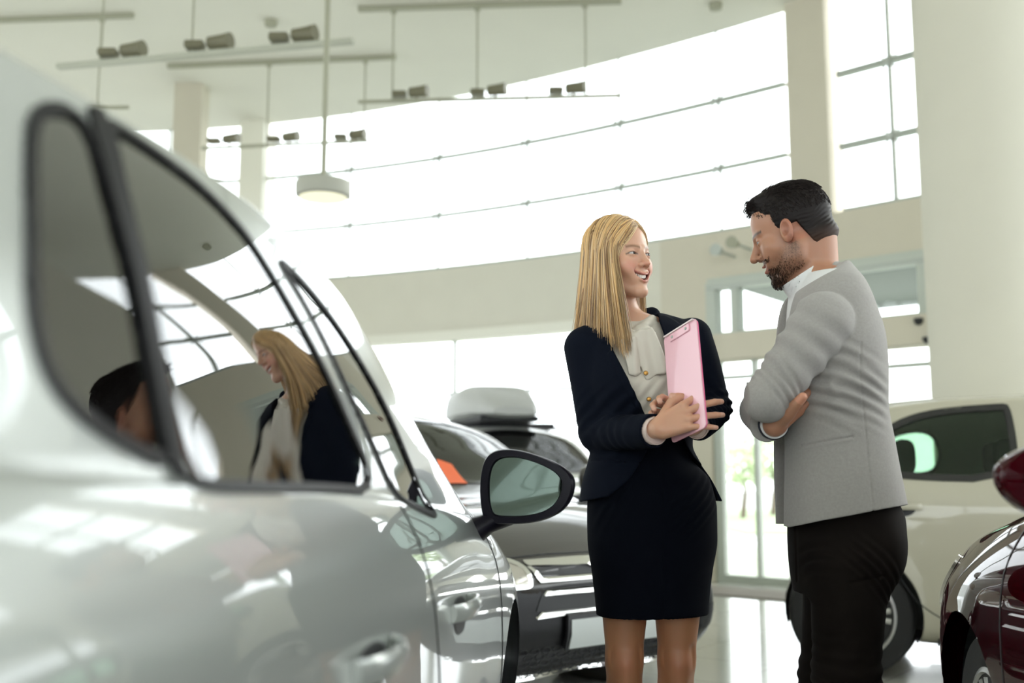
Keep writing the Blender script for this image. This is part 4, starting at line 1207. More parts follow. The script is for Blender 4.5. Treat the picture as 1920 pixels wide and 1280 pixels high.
class Hand:
    """w wrist, d direction to knuckles, n back of hand, ts thumb side; curls in degrees per finger (index..little)"""
    def __init__(s, w, d, n, ts, curls, spread=(6, 1, -4, -9), thumb=(30, 20, 20), k=1.0, lift=(0, 0, 0, 0)):
        w = Vector(w); d = Vector(d).normalized(); n = Vector(n); n = (n-d*n.dot(d)).normalized(); t = d.cross(n)
        if t.dot(Vector(ts)) < 0: t = -t
        s.ch = []; s.palm = []
        L = [(.043, .026, .020), (.047, .030, .021), (.043, .028, .020), (.034, .021, .018)]
        R0 = [.0088, .0090, .0085, .0075]
        off = [.030, .010, -.010, -.028]; fwd = [.082, .086, .081, .073]
        for i in range(4):
            b = w+(d*fwd[i]+t*off[i])*k; b0 = w+(d*.012+t*off[i]*.55)*k
            s.palm.append((A3(b0), A3(b-n*.002), .0165*k, .0115*k))
            a = math.radians(spread[i]); dd = (d*math.cos(a)+t*math.sin(a)).normalized(); ax = dd.cross(n).normalized()
            if (Matrix.Rotation(.3, 3, ax) @ dd).dot(n) > 0: ax = -ax
            p = b.copy(); pts = [A3(p)]; rs = [R0[i]*1.12*k]; cur = dd
            for j in range(3):
                c = curls[i][j] if isinstance(curls[i], (list, tuple)) else curls[i]
                cur = Matrix.Rotation(math.radians(c), 3, ax) @ cur
                p = p+cur*L[i][j]*k; pts.append(A3(p)); rs.append(R0[i]*(1.0, .93, .78)[j]*k)
            s.ch.append((pts, rs))
        # thumb
        b = w+(d*.022+t*.026-n*.006)*k; a = math.radians(thumb[0]); dd = (d*math.cos(a)+t*math.sin(a)-n*.35).normalized()
        ax = dd.cross(t).normalized(); 
        if (Matrix.Rotation(.3, 3, ax) @ dd).dot(d) < dd.dot(d): ax = -ax
        p = b.copy(); pts = [A3(p)]; rs = [.015*k]; cur = dd
        for Lj, rj, cj in ((.042, .0115, 0), (.031, .010, thumb[1]), (.024, .0082, thumb[2])):
            cur = Matrix.Rotation(math.radians(cj), 3, ax) @ cur; p = p+cur*Lj*k; pts.append(A3(p)); rs.append(rj*k)
        s.ch.append((pts, rs)); s.w = A3(w); s.k = k
    def sdf(s, Pt):
        d = None
        for a, b, r1, r2 in s.palm:
            e = cap(Pt, a, b, r1, r2); d = e if d is None else smin(d, e, .010*s.k)
        for pts, rs in s.ch:
            f = None
            for i in range(len(pts)-1):
                e = cap(Pt, pts[i], pts[i+1], rs[i], rs[i+1]); f = e if f is None else smin(f, e, .002)
            d = smin(d, f, .005*s.k)
        return d
    def bbox(s):
        p = np.array([q for pts, _ in s.ch for q in pts]+[s.w]); return p.min(0)-.02, p.max(0)+.02
    def nails(s, n):
        pass

M_SKINW = mat('skin', (.6, .35, .25), .42, sss=.25, attr='tone', bump=.05, bscale=900)
M_EYE = mat('eye_surface', (.8, .8, .8), .15, attr='tone', spec=.25)
M_TEETH = mat('teeth_enamel', (.80, .76, .68), .25)
M_NAVY = mat('navy_suiting', (.0040, .0060, .0125), .9, bump=.35, bscale=900, noise=.12, nscale=6, spec=.10)
M_NAVYS = mat('dark_skirt_wool', (.0025, .0035, .0070), .95, bump=.4, bscale=700, spec=.08)
M_BLOUSE = mat('ivory_blouse', (.62, .58, .50), .6, sheen=.2, bump=.1, bscale=500)
M_PINKCUFF = mat('pale_pink_cuff', (.72, .58, .52), .7)
M_GREY = mat('grey_marl_jersey', (.34, .325, .305), .92, sheen=.25, bump=.5, bscale=800, noise=.07, nscale=160, spec=.2)
M_GREYLIN = mat('navy_lining', (.012, .014, .028), .6)
M_SHIRT = mat('white_shirt', (.70, .71, .70), .7, bump=.1, bscale=500)
M_TROU = mat('dark_brown_cotton', (.0085, .0062, .0052), .9, bump=.3, bscale=700, noise=.15, nscale=15, spec=.12)
M_SHOEB = mat('black_leather', (.012, .011, .011), .3)
M_GOLD = mat('gold_button', (.45, .24, .06), .3, metal=.8)
M_HAIRB = mat('blonde_hair', (.6, .4, .2), .38, attr='tone', spec=.6)
M_HAIRD = mat('dark_brown_hair', (.012, .009, .008), .55, attr='tone', spec=.18)

def strands(name, paths, r, m, parent, cols, n=4):
    V = []; Q = []; C = []
    for pts, c in zip(paths, cols):
        pts = np.array(pts); k = len(pts); T = np.gradient(pts, axis=0); T /= np.maximum(np.linalg.norm(T, axis=1)[:, None], 1e-9)
        ref = np.array((.3, .2, .93)) if abs(T[0, 2]) < .8 else np.array((1, .1, 0.))
        U = np.cross(T, ref); U /= np.maximum(np.linalg.norm(U, axis=1)[:, None], 1e-9); W_ = np.cross(T, U)
        rr = r*np.concatenate([np.linspace(.5, 1, k//3), np.ones(k-2*(k//3)), np.linspace(1, .15, k//3)])
        b = len(V)*1
        b = sum(1 for _ in ()) if False else strands.count
        ang = np.arange(n)*2*np.pi/n
        ring = pts[:, None]+(U[:, None]*np.cos(ang)[None, :, None]+W_[:, None]*np.sin(ang)[None, :, None])*rr[:, None, None]
        V.append(ring.reshape(-1, 3)); C.append(np.tile(np.array(c), (k*n, 1)))
        i = np.arange(k-1)[:, None]*n; j = np.arange(n)[None]
        Q.append((np.stack([i+j, i+(j+1) % n, i+n+(j+1) % n, i+n+j], -1).reshape(-1, 4))+b)
        strands.count += k*n
    strands.count = 0
    V = np.concatenate(V); Q = np.concatenate(Q); C = np.concatenate(C)
    me = np_mesh(name, V, Q); ca = me.color_attributes.new('tone', 'FLOAT_COLOR', 'POINT')
    D = np.ones((len(V), 4), np.float32); D[:, :3] = C; ca.data.foreach_set('color', D.ravel())
    return link(name, me, m, parent, smooth=True)
strands.count = 0

def secs(rows, Y0, yaw=0.0):
    """rows: py, px_left, px_right, depth radius, dY [, yaw]"""
    out = []
    for r in rows:
        py, xl, xr, ry, dy = r[:5]; yw = r[5] if len(r) > 5 else yaw
        a = P(xl, py, Y0+dy); b = P(xr, py, Y0+dy); hw = (b.x-a.x)/2
        rx = math.sqrt(max(1e-6, hw*hw-(ry*math.sin(yw))**2))/abs(math.cos(yw))
        out.append((a.z, (a.x+b.x)/2, Y0+dy, rx, ry, yw))
    return out


_before = set()
def adopt(o, root):
    o.parent = root; o.matrix_parent_inverse = Matrix.Translation(-root.location); return o
def adopt_new(root):
    global _before
    for o in COL.objects:
        if o not in _before and o.parent is None and o != root: adopt(o, root)
    _before = set(COL.objects)
# ================================================================= woman
YW = 2.90
def W(px, py, d=0.0): return A3(P(px, py, YW+d))
woman = empty('person', (W(1218, 900)[0], YW, 0))
tag(woman, 'smiling blonde person in navy blazer and dark skirt holding a pink clipboard', 'person')
woman_inv = Matrix.Translation(-woman.location)
HW = Head(W(1160, 491, 0.0), (math.sin(math.radians(40)), -math.cos(math.radians(40))), pitch=math.radians(2), roll=math.radians(3), scale=.985, female=True)
YAW = math.radians(18)
# -- arms
shR, elR, wrR = W(1098, 652, -.03), W(1121, 812, -.03), W(1234, 804, -.285)
shL, elL, wrL = W(1298, 633, .06), W(1338, 764, .01), W(1300, 800, -.20)
handR = Hand(wrR, (.78, -.36, .36), (-.30, -.90, .25), (0, 0, 1), [(34, 62, 34), (10, 30, 14), (8, 26, 12), (8, 22, 10)], spread=(26, 2, -10, -20), thumb=(50, 26, 30), k=1.0)
handL = Hand(wrL, (-.80, -.02, .50), (.05, .62, .35), (0, -.1, 1), [(30, 42, 30), (32, 46, 32), (34, 44, 30), (36, 40, 28)], thumb=(38, 18, 20), k=.95)
torsoW = secs([(585, 1160, 1215, .045, .02), (612, 1120, 1262, .075, .02, YAW), (640, 1092, 1300, .095, .02, YAW), (690, 1096, 1303, .115, -.0, YAW), (725, 1098, 1302, .125, -.01, YAW), (780, 1108, 1296, .105, .0, YAW), (835, 1118, 1293, .092, .01, YAW), (900, 1106, 1325, .115, .015, YAW), (960, 1102, 1338, .125, .015, YAW), (1030, 1112, 1335, .120, .01, YAW)], YW)
hipL, hipR = W(1172, 1040, 0), W(1272, 1040, 0)
knR, knL = W(1171, 1238, -.01), W(1269, 1238, .01)
anR = np.array((knR[0]+.005, YW+.045, .135)); anL = np.array((knL[0]-.005, YW+.065, .135))
def legs_w(Pt):
    d = None
    for h_, kn, an in ((hipL, knR, anR), (hipR, knL, anL)):
        e = cap(Pt, h_, kn+np.array((0, .005, .0)), .080, .048)
        e = smin(e, ell(Pt, kn+np.array((0, -.022, -.004)), (.034, .037, .042)), .012)
        e = smax(e, -ell(Pt, kn+np.array((.040, -.040, .012)), (.013, .022, .032)), .014)
        e = smax(e, -ell(Pt, kn+np.array((-.040, -.040, .012)), (.010, .020, .028)), .014)
        e = smin(e, ell(Pt, kn+np.array((0, -.030, -.055)), (.020, .018, .030)), .02)
        cf = kn*.72+an*.28+np.array((0, .022, 0))
        e = smin(e, cap(Pt, kn, an, .043, .030), .03); e = smin(e, ell(Pt, cf, (.046, .048, .11)), .04)
        ft = an+np.array((0, -.10, -.085)); e = smin(e, cap(Pt, an+np.array((0, .01, -.02)), ft, .030, .028), .02); e = smin(e, cap(Pt, ft, ft+np.array((0, -.07, -.015)), .028, .02), .02)
        d = e if d is None else np.minimum(d, e)
    return d
neckW0 = HW.wor((0, -.028, -.05))[0]; neckW1 = W(1176, 615, .025)
hb = HW.bbox(); rb = handR.bbox(); lb = handL.bbox()
gH = grp(HW.sdf, *hb); gR = grp(handR.sdf, *rb, pad=.03); gL = grp(handL.sdf, *lb, pad=.03)
def bodyW(Pt):
    d = gH(Pt)
    d = smin(d, cap(Pt, neckW0, neckW1, .046, .050), .018)
    d = smin(d, chain(Pt, [W(1140, 622, .03), neckW1, W(1235, 612, .05)], [.03, .045, .03]), .03)
    d = smin(d, loft(Pt, torsoW)+.016, .03)
    d = smin(d, smin(cap(Pt, shR, elR, .042, .035), cap(Pt, elR, wrR, .034, .024), .01), .02)
    d = smin(d, smin(cap(Pt, shL, elL, .042, .035), cap(Pt, elL, wrL, .034, .023), .01), .02)
    d = smin(d, gR(Pt), .012); d = smin(d, gL(Pt), .012)
    return smin(d, legs_w(Pt), .03)
def skin_w(V):
    C = np.tile(np.array((.60, .345, .235)), (len(V), 1)); Q = HW.loc(V); ax = np.abs(Q[:, 0])
    near = (np.linalg.norm(Q, axis=1) < .16)
    cz = .48*np.minimum(ax, .03)**2/.03
    def blend(w, c): 
        w = np.clip(w, 0, 1)[:, None]; C[:] = C*(1-w)+np.array(c)*w
    blend(near*np.exp(-(((ax-.042)/.020)**2+((Q[:, 2]+.030)/.018)**2))*.55*(Q[:, 1] > .03), (.62, .22, .16))
    blend(near*(Q[:, 1] > .085)*np.exp(-((ax/.016)**2+((Q[:, 2]+.028)/.012)**2))*.35, (.62, .22, .15))
    lz = Q[:, 2]-cz
    upl = (lz > -.0620)*(lz < -.0500-ax*.12); lol = (lz > -.0795+ax*.42)*(lz < -.0640)
    blend(near*(Q[:, 1] > .073)*(ax < .0345)*(upl+lol)*.75, (.52, .19, .16))
    cav = (lz > -.0715)*(lz < -.0560)*(Q[:, 1] > .045)*(Q[:, 1] < .0835)*(ax < .029)
    blend(near*cav*.9, (.12, .02, .02))
    bz = .0255+.004*np.sin(np.clip((ax-.012)/.034, 0, 1)*2.6)-.002
    blend(near*(Q[:, 1] > .05)*(ax > .010)*(ax < .049)*np.exp(-((Q[:, 2]-bz)/.0042)**2)*.85, (.17, .085, .04))
    ex = (ax-.031)/.0145; lash = np.exp(-((Q[:, 2]-(.006+.0044*(1-ex*ex)))/.0022)**2)*(np.abs(ex) < 1.2)
    blend(near*(Q[:, 1] > .07)*lash*.85, (.03, .015, .012))
    lash = np.exp(-((Q[:, 2]-(.006-.0032*(1-ex*ex)))/.0010)**2)*(np.abs(ex) < 1.05)
    blend(near*(Q[:, 1] > .07)*lash*.5, (.10, .05, .04))
    blend((V[:, 2] < .95)*1.0, (.43, .20, .105))
    for kn in (knR, knL): blend(np.exp(-(np.linalg.norm((V-kn-np.array((0, -.05, 0)))/np.array((.032, .05, .04)), axis=1))**2)*.5, (.50, .19, .11))
    hd = np.minimum(gR(V), gL(V)) < .008
    blend(hd*.6, (.58, .30, .19))
    for h_ in (handR, handL):
        for pts, rs in h_.ch:
            dd = np.linalg.norm(V-pts[-1], axis=1); blend((dd < .011)*.45, (.72, .45, .38))
    return C
_before = set(COL.objects)
organic('body', lambda X: bodyW(X), (W(1030, 900)[0], YW-.42, -.0), (W(1390, 900)[0], YW+.24, 1.82), .0026, M_SKINW, None, skin_w)
adopt_new(woman)
HW.eyes(None, (.90, -.42, .10), (.018, .013, .012)); HW.teeth(None)

# -- blouse
def blouse(Pt):
    d = loft(Pt, torsoW)+.006
    d = np.maximum(d, Pt[:, 2]-W(0, 606)[2])
    d = np.maximum(d, W(0, 845)[2]-Pt[:, 2])
    d = smin(d, chain(Pt, [W(1150, 612, .0), W(1165, 622, -.055), W(1187, 628, -.075), W(1207, 614, -.055), W(1222, 600, .0)], [.016, .017, .018, .017, .015]), .012)
    d = d+folds(Pt, W(1180, 700, -.1), W(1260, 760, -.1), .0022, .03, .12)+.0015*sn(Pt, 40)
    # front placket
    return d
organic('blouse', blouse, (W(1080, 700)[0], YW-.2, W(0, 850)[2]), (W(1320, 700)[0], YW+.2, W(0, 575)[2]), .004, M_BLOUSE)
# bow: knot, two loops, two tails
def bow(Pt):
    k = W(1186, 634, -.118)
    d = ell(Pt, k, (.016, .014, .020))
    Rl = rotm('Y', math.radians(-25)); Rr = rotm('Y', math.radians(28))
    d = smin(d, ell(Pt, W(1174, 628, -.100), (.024, .013, .019), Rl)+.0025*np.sin(Pt[:, 2]*260+Pt[:, 0]*90), .006)
    d = smin(d, ell(Pt, W(1208, 624, -.098), (.034, .014, .021), Rr)+.0025*np.sin(Pt[:, 2]*250-Pt[:, 0]*90), .006)
    a, b = k, W(1197, 690, -.135)
    Rt = rotm('Y', math.radians(-8))
    t1 = rbox(Pt, W(1185, 668, -.130), (.020, .006, .052), .005, Rt)+.0035*np.sin(Pt[:, 0]*190+5*sn(Pt, 10))
    Rt = rotm('Y', math.radians(-22))
    t2 = rbox(Pt, W(1216, 662, -.124), (.036, .006, .066), .005, Rt)+.0035*np.sin(Pt[:, 0]*130+5*sn(Pt, 9))
    return smin(d, smin(t1, t2, .006), .006)*.7
organic('blouse_bow', bow, W(1135, 720, -.20)*np.array((1, 1, 1)), W(1260, 590, -.03), .0028, M_BLOUSE)
for a, c in ((1211, 699), (1217, 748)):
    q = W(a, c, -.139 if c < 720 else -.13); nm = MB().lathe([(.001, -.006), (.0062, -.004), (.0066, 0), (.005, .003), (.001, .004)], 16, at(frame_of((1, 0, 0), (0, 0, 1)), q)).build('blouse_button', M_GOLD, smooth=True)
adopt_new(woman)
# -- skirt
skirtS = secs([(820, 1126, 1287, .088, .01, YAW), (850, 1122, 1290, .092, .012, YAW), (900, 1106, 1332, .118, .018, YAW), (955, 1101, 1344, .130, .02, YAW), (1010, 1102, 1345, .130, .02, YAW), (1070, 1110, 1336, .122, .012, YAW), (1120, 1116, 1330, .115, .005, YAW), (1151, 1119, 1328, .112, .0, YAW)], YW)
zt, zb_ = skirtS[0][0], skirtS[-1][0]
def skirt(Pt):
    d = loft(Pt, skirtS, 2.25)
    px, py, dep = topix(Pt)
    seam = np.exp(-((px-1244-(py-1000)*.002)/2.2)**2)*(Pt[:, 1] < YW)*.0016
    d = d+seam+.0018*sn(Pt, 18)*np.exp(-((py-930)/60)**2)+folds(Pt, W(1290, 905, -.1), W(1335, 985, -.05), .0022, .025, .10)+folds(Pt, W(1110, 915, -.1), W(1180, 960, -.12), .0018, .03, .09)
    inner = loft(Pt, [(s_[0], s_[1], s_[2], s_[3]-.006, s_[4]-.006, s_[5]) for s_ in skirtS], 2.25)
    inner = np.maximum(inner, Pt[:, 2]-zb_-.10)
    d = np.maximum(d, -np.maximum(inner, -1)*1.0) if False else smax(d, -np.where(Pt[:, 2] < zb_+.10, inner, 1.0), .001)
    return np.maximum(np.maximum(d, zb_-Pt[:, 2]), Pt[:, 2]-zt)
organic('skirt', skirt, (W(1080, 900)[0], YW-.2, zb_-.02), (W(1370, 900)[0], YW+.22, zt+.02), .004, M_NAVYS)
# -- jacket
jackS = secs([(588, 1140, 1250, .050, .04, YAW), (600, 1112, 1288, .080, .035, YAW), (630, 1086, 1312, .108, .025, YAW), (690, 1086, 1312, .130, .0, YAW), (725, 1088, 1310, .138, -.008, YAW), (780, 1100, 1304, .120, .0, YAW), (835, 1108, 1300, .108, .01, YAW), (862, 1104, 1312, .114, .012, YAW), (900, 1094, 1336, .134, .015, YAW), (942, 1087, 1356, .150, .015, YAW)], YW)
openW = [(1168, 560), (1146, 612), (1140, 640), (1172, 700), (1207, 772), (1222, 812), (1216, 840), (1206, 862), (1180, 900), (1140, 930), (1090, 939), (1085, 960), (1360, 960), (1360, 880), (1345, 893), (1322, 880), (1300, 858), (1286, 836), (1272, 800), (1262, 700), (1250, 640), (1236, 602), (1226, 560)]
def sleeve(Pt, a, b, c, r, cuff):
    d = smin(cap(Pt, a, b, r[0], r[1]), cap(Pt, b, c, r[1], r[2]), .012)
    dr = (c-b)/np.linalg.norm(c-b); t = (Pt-c)@dr
    cutp = (t-cuff)*np.where(np.linalg.norm(Pt-c, axis=1) < .12, 1, 0)
    return d, t
cuffR, cuffL = W(1226, 808, -.262), W(1308, 799, -.165)
dirR = (cuffR-elR)/np.linalg.norm(cuffR-elR); dirL = (cuffL-elL)/np.linalg.norm(cuffL-elL)
def jacketW(Pt):
    t = loft(Pt, jackS, 2.15)
    s1 = smin(cap(Pt, shR, elR, .060, .051), cap(Pt, elR, cuffR, .050, .044), .012)
    s2 = smin(cap(Pt, shL, elL, .058, .050), cap(Pt, elL, cuffL, .050, .040), .012)
    s1 = s1+folds(Pt, elR+np.array((0, 0, .10)), elR+dirR*.09, .0024, .034, .10)+folds(Pt, elR, cuffR, .0016, .045, .09)+.002*sn(Pt, 25)
    s2 = s2+folds(Pt, elL+np.array((0, 0, .06)), elL-np.array((0, 0, .05)), .0038, .027, .10)+folds(Pt, elL, cuffL, .0038, .027, .10, 1.0)+.002*sn(Pt, 30)
    # cut cuffs square, hollow ends
    for s_, c, dr, r in ((0, cuffR, dirR, .037), (1, cuffL, dirL, .034)):
        tt = (Pt-c)@dr; rad = np.linalg.norm(Pt-c-tt[:, None]*dr, axis=1); m = rad < .09
        cutv = np.where(m, tt, -1); hol = np.where(m & (tt > -.05), rad-r, 1.0)
        if s_ == 0: s1 = np.maximum(np.maximum(s1, cutv), -hol)
        else: s2 = np.maximum(np.maximum(s2, cutv), -hol)
    px, py, dep = topix(Pt)
    # armhole-joined shoulders
    front = Pt[:, 1]-(YW+.03)
    pd = poly_sd(px, py, openW)*dep/F
    ttors = smax(t, -smax(pd, front, .002), .003)
    # lapels raised
    lapA = [(1146, 606), (1128, 640), (1150, 652), (1138, 664), (1190, 760), (1216, 800), (1222, 812), (1207, 772), (1172, 700), (1140, 640)]
    lapB = [(1236, 600), (1250, 640), (1262, 700), (1268, 760), (1284, 700), (1296, 640), (1280, 632), (1290, 618), (1262, 598), (1246, 590)]
    for lp in (lapA, lapB):
        m = np.clip(.5-poly_sd(px, py, lp)*dep/F/.003, 0, 1)*(Pt[:, 1] < YW+.05); ttors = ttors-.0045*m
    # waist seam and peplum notch, pocket flap
    ttors = ttors+.0022*np.exp(-((py-862-.05*(px-1100))/2.5)**2)*(Pt[:, 1] < YW)*(px < 1290)
    ttors = ttors+folds(Pt, W(1110, 740, -.1), W(1200, 830, -.1), .003, .04, .12)+.0022*sn(Pt, 17)
    zb = W(0, 940)[2]
    inner = loft(Pt, [(s_[0], s_[1], s_[2], s_[3]-.007, s_[4]-.007, s_[5]) for s_ in jackS], 2.15)
    ttors = smax(ttors, -np.where(Pt[:, 2] < zb+.12, inner, 1.0), .001)
    ttors = np.maximum(ttors, zb-Pt[:, 2])
    nk = cap(Pt, W(1180, 560, .0), W(1186, 640, -.01), .058, .050)
    ttors = smax(ttors, -nk, .004)
    coll = smax(cap(Pt, W(1150, 606, .07), W(1222, 592, .08), .026, .026), -cap(Pt, W(1180, 550, .0), W(1186, 640, -.01), .055, .055), .003)
    ttors = smin(ttors, coll, .01)
    return smin(smin(ttors, s1, .014), s2, .014)
organic('blazer', jacketW, (W(1030, 900)[0], YW-.36, W(0, 950)[2]), (W(1400, 900)[0], YW+.24, W(0, 570)[2]), .0034, M_NAVY)
# shirt cuffs
for cu, dr, r, L in ((cuffR, dirR, .033, .012), (cuffL, dirL, .029, .016)):
    z = Vector(dr); xx = z.orthogonal().normalized(); M = at(frame_of(xx, z.cross(xx)), Vector(cu))
    MB().lathe([(r-.002, -.06), (r+.0005, -.06), (r+.003, L-.002), (r+.002, L), (r, L), (r-.002, L-.004)], 32, M).build('blouse_cuff', M_PINKCUFF, smooth=True)
for k in range(4):
    q = W(1318+6*k, 803-2*k, -.15+.01*k); MB().lathe([(.001, -.004), (.0048, -.003), (.005, .002), (.002, .004)], 12, at(frame_of((1, 0, 0), (0, 0, 1)), q)).build('cuff_button', M_SHOEB, smooth=True)
# shoes
for an in (anR, anL):
    def shoe(Pt, an=an):
        ft = an+np.array((0, -.10, -.088)); d = cap(Pt, an+np.array((0, .022, -.035)), ft, .034, .034); d = smin(d, cap(Pt, ft, ft+np.array((0, -.09, -.018)), .036, .020), .02)
        d = np.maximum(d, -ell(Pt, an+np.array((0, -.045, -.005)), (.034, .085, .050)))
        d = np.maximum(d, -(Pt[:, 2]-.004))
        return np.minimum(d, cap(Pt, an+np.array((0, .035, -.06)), (an[0], an[1]+.04, .006), .016, .006))
    organic('shoe', shoe, an+np.array((-.06, -.30, -.14)), an+np.array((.06, .10, .04)), .004, M_SHOEB)
adopt_new(woman)
# -- hair
def hair_w():
    r_ = np.random.RandomState(3); paths = []; cols = []
    cen = np.array((0, -.014, .040)); RX, RY, RZ = .0800, .1035, .0935
    base = np.array((.56, .355, .155))
    down = HW.R.T@np.array((0, 0, -1.0))
    for i in range(3400):
        sd = 1 if r_.rand() < .60 else -1
        t = r_.rand(); lay = r_.rand()**.7
        y0 = .072-.165*t; x0 = -.010
        ry = np.clip((y0-cen[1])/RY, -.93, .93); rx = x0/RX; rz = math.sqrt(max(.02, 1-ry*ry-rx*rx)); rd = np.array((rx, ry, rz)); rd /= np.linalg.norm(rd)
        yt = (.052 if sd > 0 else .030)-(.150 if sd > 0 else .132)*t**1.0
        if t > .86: yt = -.115
        ca = np.clip((yt-cen[1])/RY, -1, 1); az = math.acos(ca)
        if t > .8: az = az+(math.pi-az)*r_.rand()
        clump = math.sin(az*31+sd)+.6*math.sin(az*67+2*sd)
        td = np.array((sd*math.sin(az), math.cos(az), -.45+.75*r_.rand())); td /= np.linalg.norm(td)
        om = math.acos(np.clip(rd@td, -1, 1)); off = -.004+.011*lay+.0016*clump
        pts = []
        for s_ in np.linspace(0, 1, 14):
            q = (math.sin((1-s_)*om)*rd+math.sin(s_*om)*td)/math.sin(om)
            lift = .007*math.sin(math.pi*min(1, s_*1.5))
            pts.append(cen+q*np.array((RX+off+lift*.4, RY+off+lift*.4, RZ+off+lift)))
        p = pts[-1]; front = math.exp(-(t/.30)**2)
        zend = -.184-.034*r_.rand()-.092*front*(.4+.6*r_.rand())*(1 if sd > 0 else .2)
        L = (p[2]-zend)/max(.2, -down[2])
        fl = np.array((sd*.008+.012*(sd > 0), -.004+.075*math.exp(-(t/.30)**2)*(1 if sd > 0 else .0)-.008*(t > .6), 0))+r_.normal(size=3)*.004
        ph = clump*2
        for s_ in np.linspace(0, 1, 13)[1:]:
            pts.append(p+down*L*s_+fl*(s_**1.2 if sd > 0 else s_**1.5)+np.array((math.sin(ph+s_*4.5), math.cos(ph+s_*3.5), 0))*.0024*s_)
        pts = np.array(pts)
        for _ in range(7): pts[1:-1] = .25*pts[:-2]+.5*pts[1:-1]+.25*pts[2:]
        k_ = np.sqrt(((pts-cen)/np.array((RX-.005, RY-.005, RZ-.005))).__pow__(2).sum(1)); up_ = (pts[:, 2] > -.01) & (k_ < 1)
        pts[up_] = cen+(pts[up_]-cen)/k_[up_][:, None]
        paths.append(HW.wor(pts))
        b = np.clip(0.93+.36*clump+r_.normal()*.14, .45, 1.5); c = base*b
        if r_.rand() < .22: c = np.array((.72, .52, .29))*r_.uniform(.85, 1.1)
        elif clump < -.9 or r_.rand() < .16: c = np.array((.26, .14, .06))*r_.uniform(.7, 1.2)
        cols.append(c)
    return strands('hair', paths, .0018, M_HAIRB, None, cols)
ho = hair_w()
def hair_base(Pt):
    Q = HW.loc(Pt)
    d = ell(Q, (0, -.016, .041), (.0795, .101, .0915))
    face = ell(Q, (0, .110, -.030), (.064, .086, .100))
    d = smax(d, -face, .006)
    x = Q[:, 0]; y = Q[:, 1]+.030; k = (np.sqrt((x/.078)**2+(y/.083)**2)-1)*.078
    cur = np.maximum(k, -(k+.016)); cur = np.maximum(cur, Q[:, 2]-.03); cur = np.maximum(cur, -.165-Q[:, 2]); cur = np.maximum(cur, Q[:, 1]-.018)
    d = smax(d, -(Q[:, 2]+.03), .01)
    return smin(d, cur, .012)*HW.k
lo, hi = HW.bbox()
V_, Q_ = sdf_mesh(hair_base, lo-.03, hi+.03, .0035); me = np_mesh('hair_base', V_, Q_)
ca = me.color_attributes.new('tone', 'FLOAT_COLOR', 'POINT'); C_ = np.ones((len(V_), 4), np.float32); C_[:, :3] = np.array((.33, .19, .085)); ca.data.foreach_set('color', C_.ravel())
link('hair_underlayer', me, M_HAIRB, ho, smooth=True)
adopt_new(woman)

# -- clipboard
TL, TR, BL, BR = [Vector(W(*q)) for q in ((1240, 634, -.150), (1304, 599, -.270), (1266, 831, -.250), (1326, 797, -.370))]
cbx = ((TR-TL)+(BR-BL)).normalized(); cby = ((TL-BL)+(TR-BR)).normalized(); M = frame_of(cbx, cby)
cc = (TL+TR+BL+BR)/4; hw = ((TR-TL).length+(BR-BL).length)/4; hh = ((TL-BL).length+(TR-BR).length)/4
clip = empty('clipboard', cc); tag(clip, 'pink clipboard held against the chest of the blonde person', 'clipboard')
M_PINK = mat('pink_plastic', (.86, .50, .57), .35, coat=.3); M_PINKD = mat('deep_pink_plastic', (.85, .16, .34), .35)
def rrect(w, h, r, n=5):
    out = []
    for cx, cy, a0 in ((w-r, h-r, 0), (-w+r, h-r, 90), (-w+r, -h+r, 180), (w-r, -h+r, 270)):
        for i in range(n+1):
            a = math.radians(a0+90*i/n); out.append((cx+r*math.cos(a), cy+r*math.sin(a)))
    return out
MB().prism(rrect(hw, hh, .012), -.0015, .0015, M).build('board', M_PINK, clip, bevel=.0005)
MB().prism(rrect(hw*.985, hh*.985, .012), -.006, -.003, M).build('back_cover', M_PINKD, clip)
MB().prism([(x, y+hh*.90) for x, y in rrect(hw*.62, hh*.07, .006)], .0015, .005, M).build('clip', M_PINK, clip, bevel=.001)
MB().prism([(x, y+hh*.985) for x, y in rrect(hw*.9, hh*.012, .002)], .0015, .008, M).build('clip_edge', mat('pale_pink', (.9, .78, .78), .4), clip)
for sx in (-.42, .42):
    MB().lathe([(.0005, .004), (.0042, .005), (.0035, .007), (.0005, .0078)], 12, M @ Matrix.Translation((hw*sx, hh*.90, 0))).build('rivet', M_ALU, clip, smooth=True)

# ================================================================= man
YM = 2.75
def G(px, py, d=0.0): return A3(P(px, py, YM+d))
man = empty('person', (G(1570, 900)[0], YM, 0))
tag(man, 'bearded dark-haired person in grey blazer and dark trousers with folded arms', 'person')
al = math.radians(18)
HM = Head(G(1484, 440, 0.0), (-math.cos(al), math.sin(al)), pitch=math.radians(-20), scale=1.04, female=False)
_before = set(COL.objects)
shN, elN = G(1545, 602, -.180), G(1437, 748, -.185)
shF, elF = G(1530, 600, .19), G(1425, 770, .15)
wrF = G(1452, 797, -.145)
foreN = G(1450, 765, .12)
handF = Hand(wrF, (.62, -.10, .62), (.30, -.85, -.35), (-.6, -.2, .7), [(14, 20, 12)]*4, spread=(4, 1, -2, -6), thumb=(16, 10, 8), k=.96)
thumb_pts = [G(1478, 775, -.20), G(1492, 758, -.225), G(1505, 744, -.24)]
torsoM = secs([(500, 1498, 1590, .10, .0), (540, 1482, 1608, .17, .0), (600, 1474, 1632, .175, .0), (700, 1472, 1640, .165, .0), (800, 1472, 1646, .150, .0), (900, 1474, 1664, .155, .0), (980, 1482, 1680, .165, .0), (1050, 1487, 1680, .165, 0)], YM)
neckM0 = HM.wor((0, -.048, -.035))[0]; neckM1 = G(1532, 540, .0)
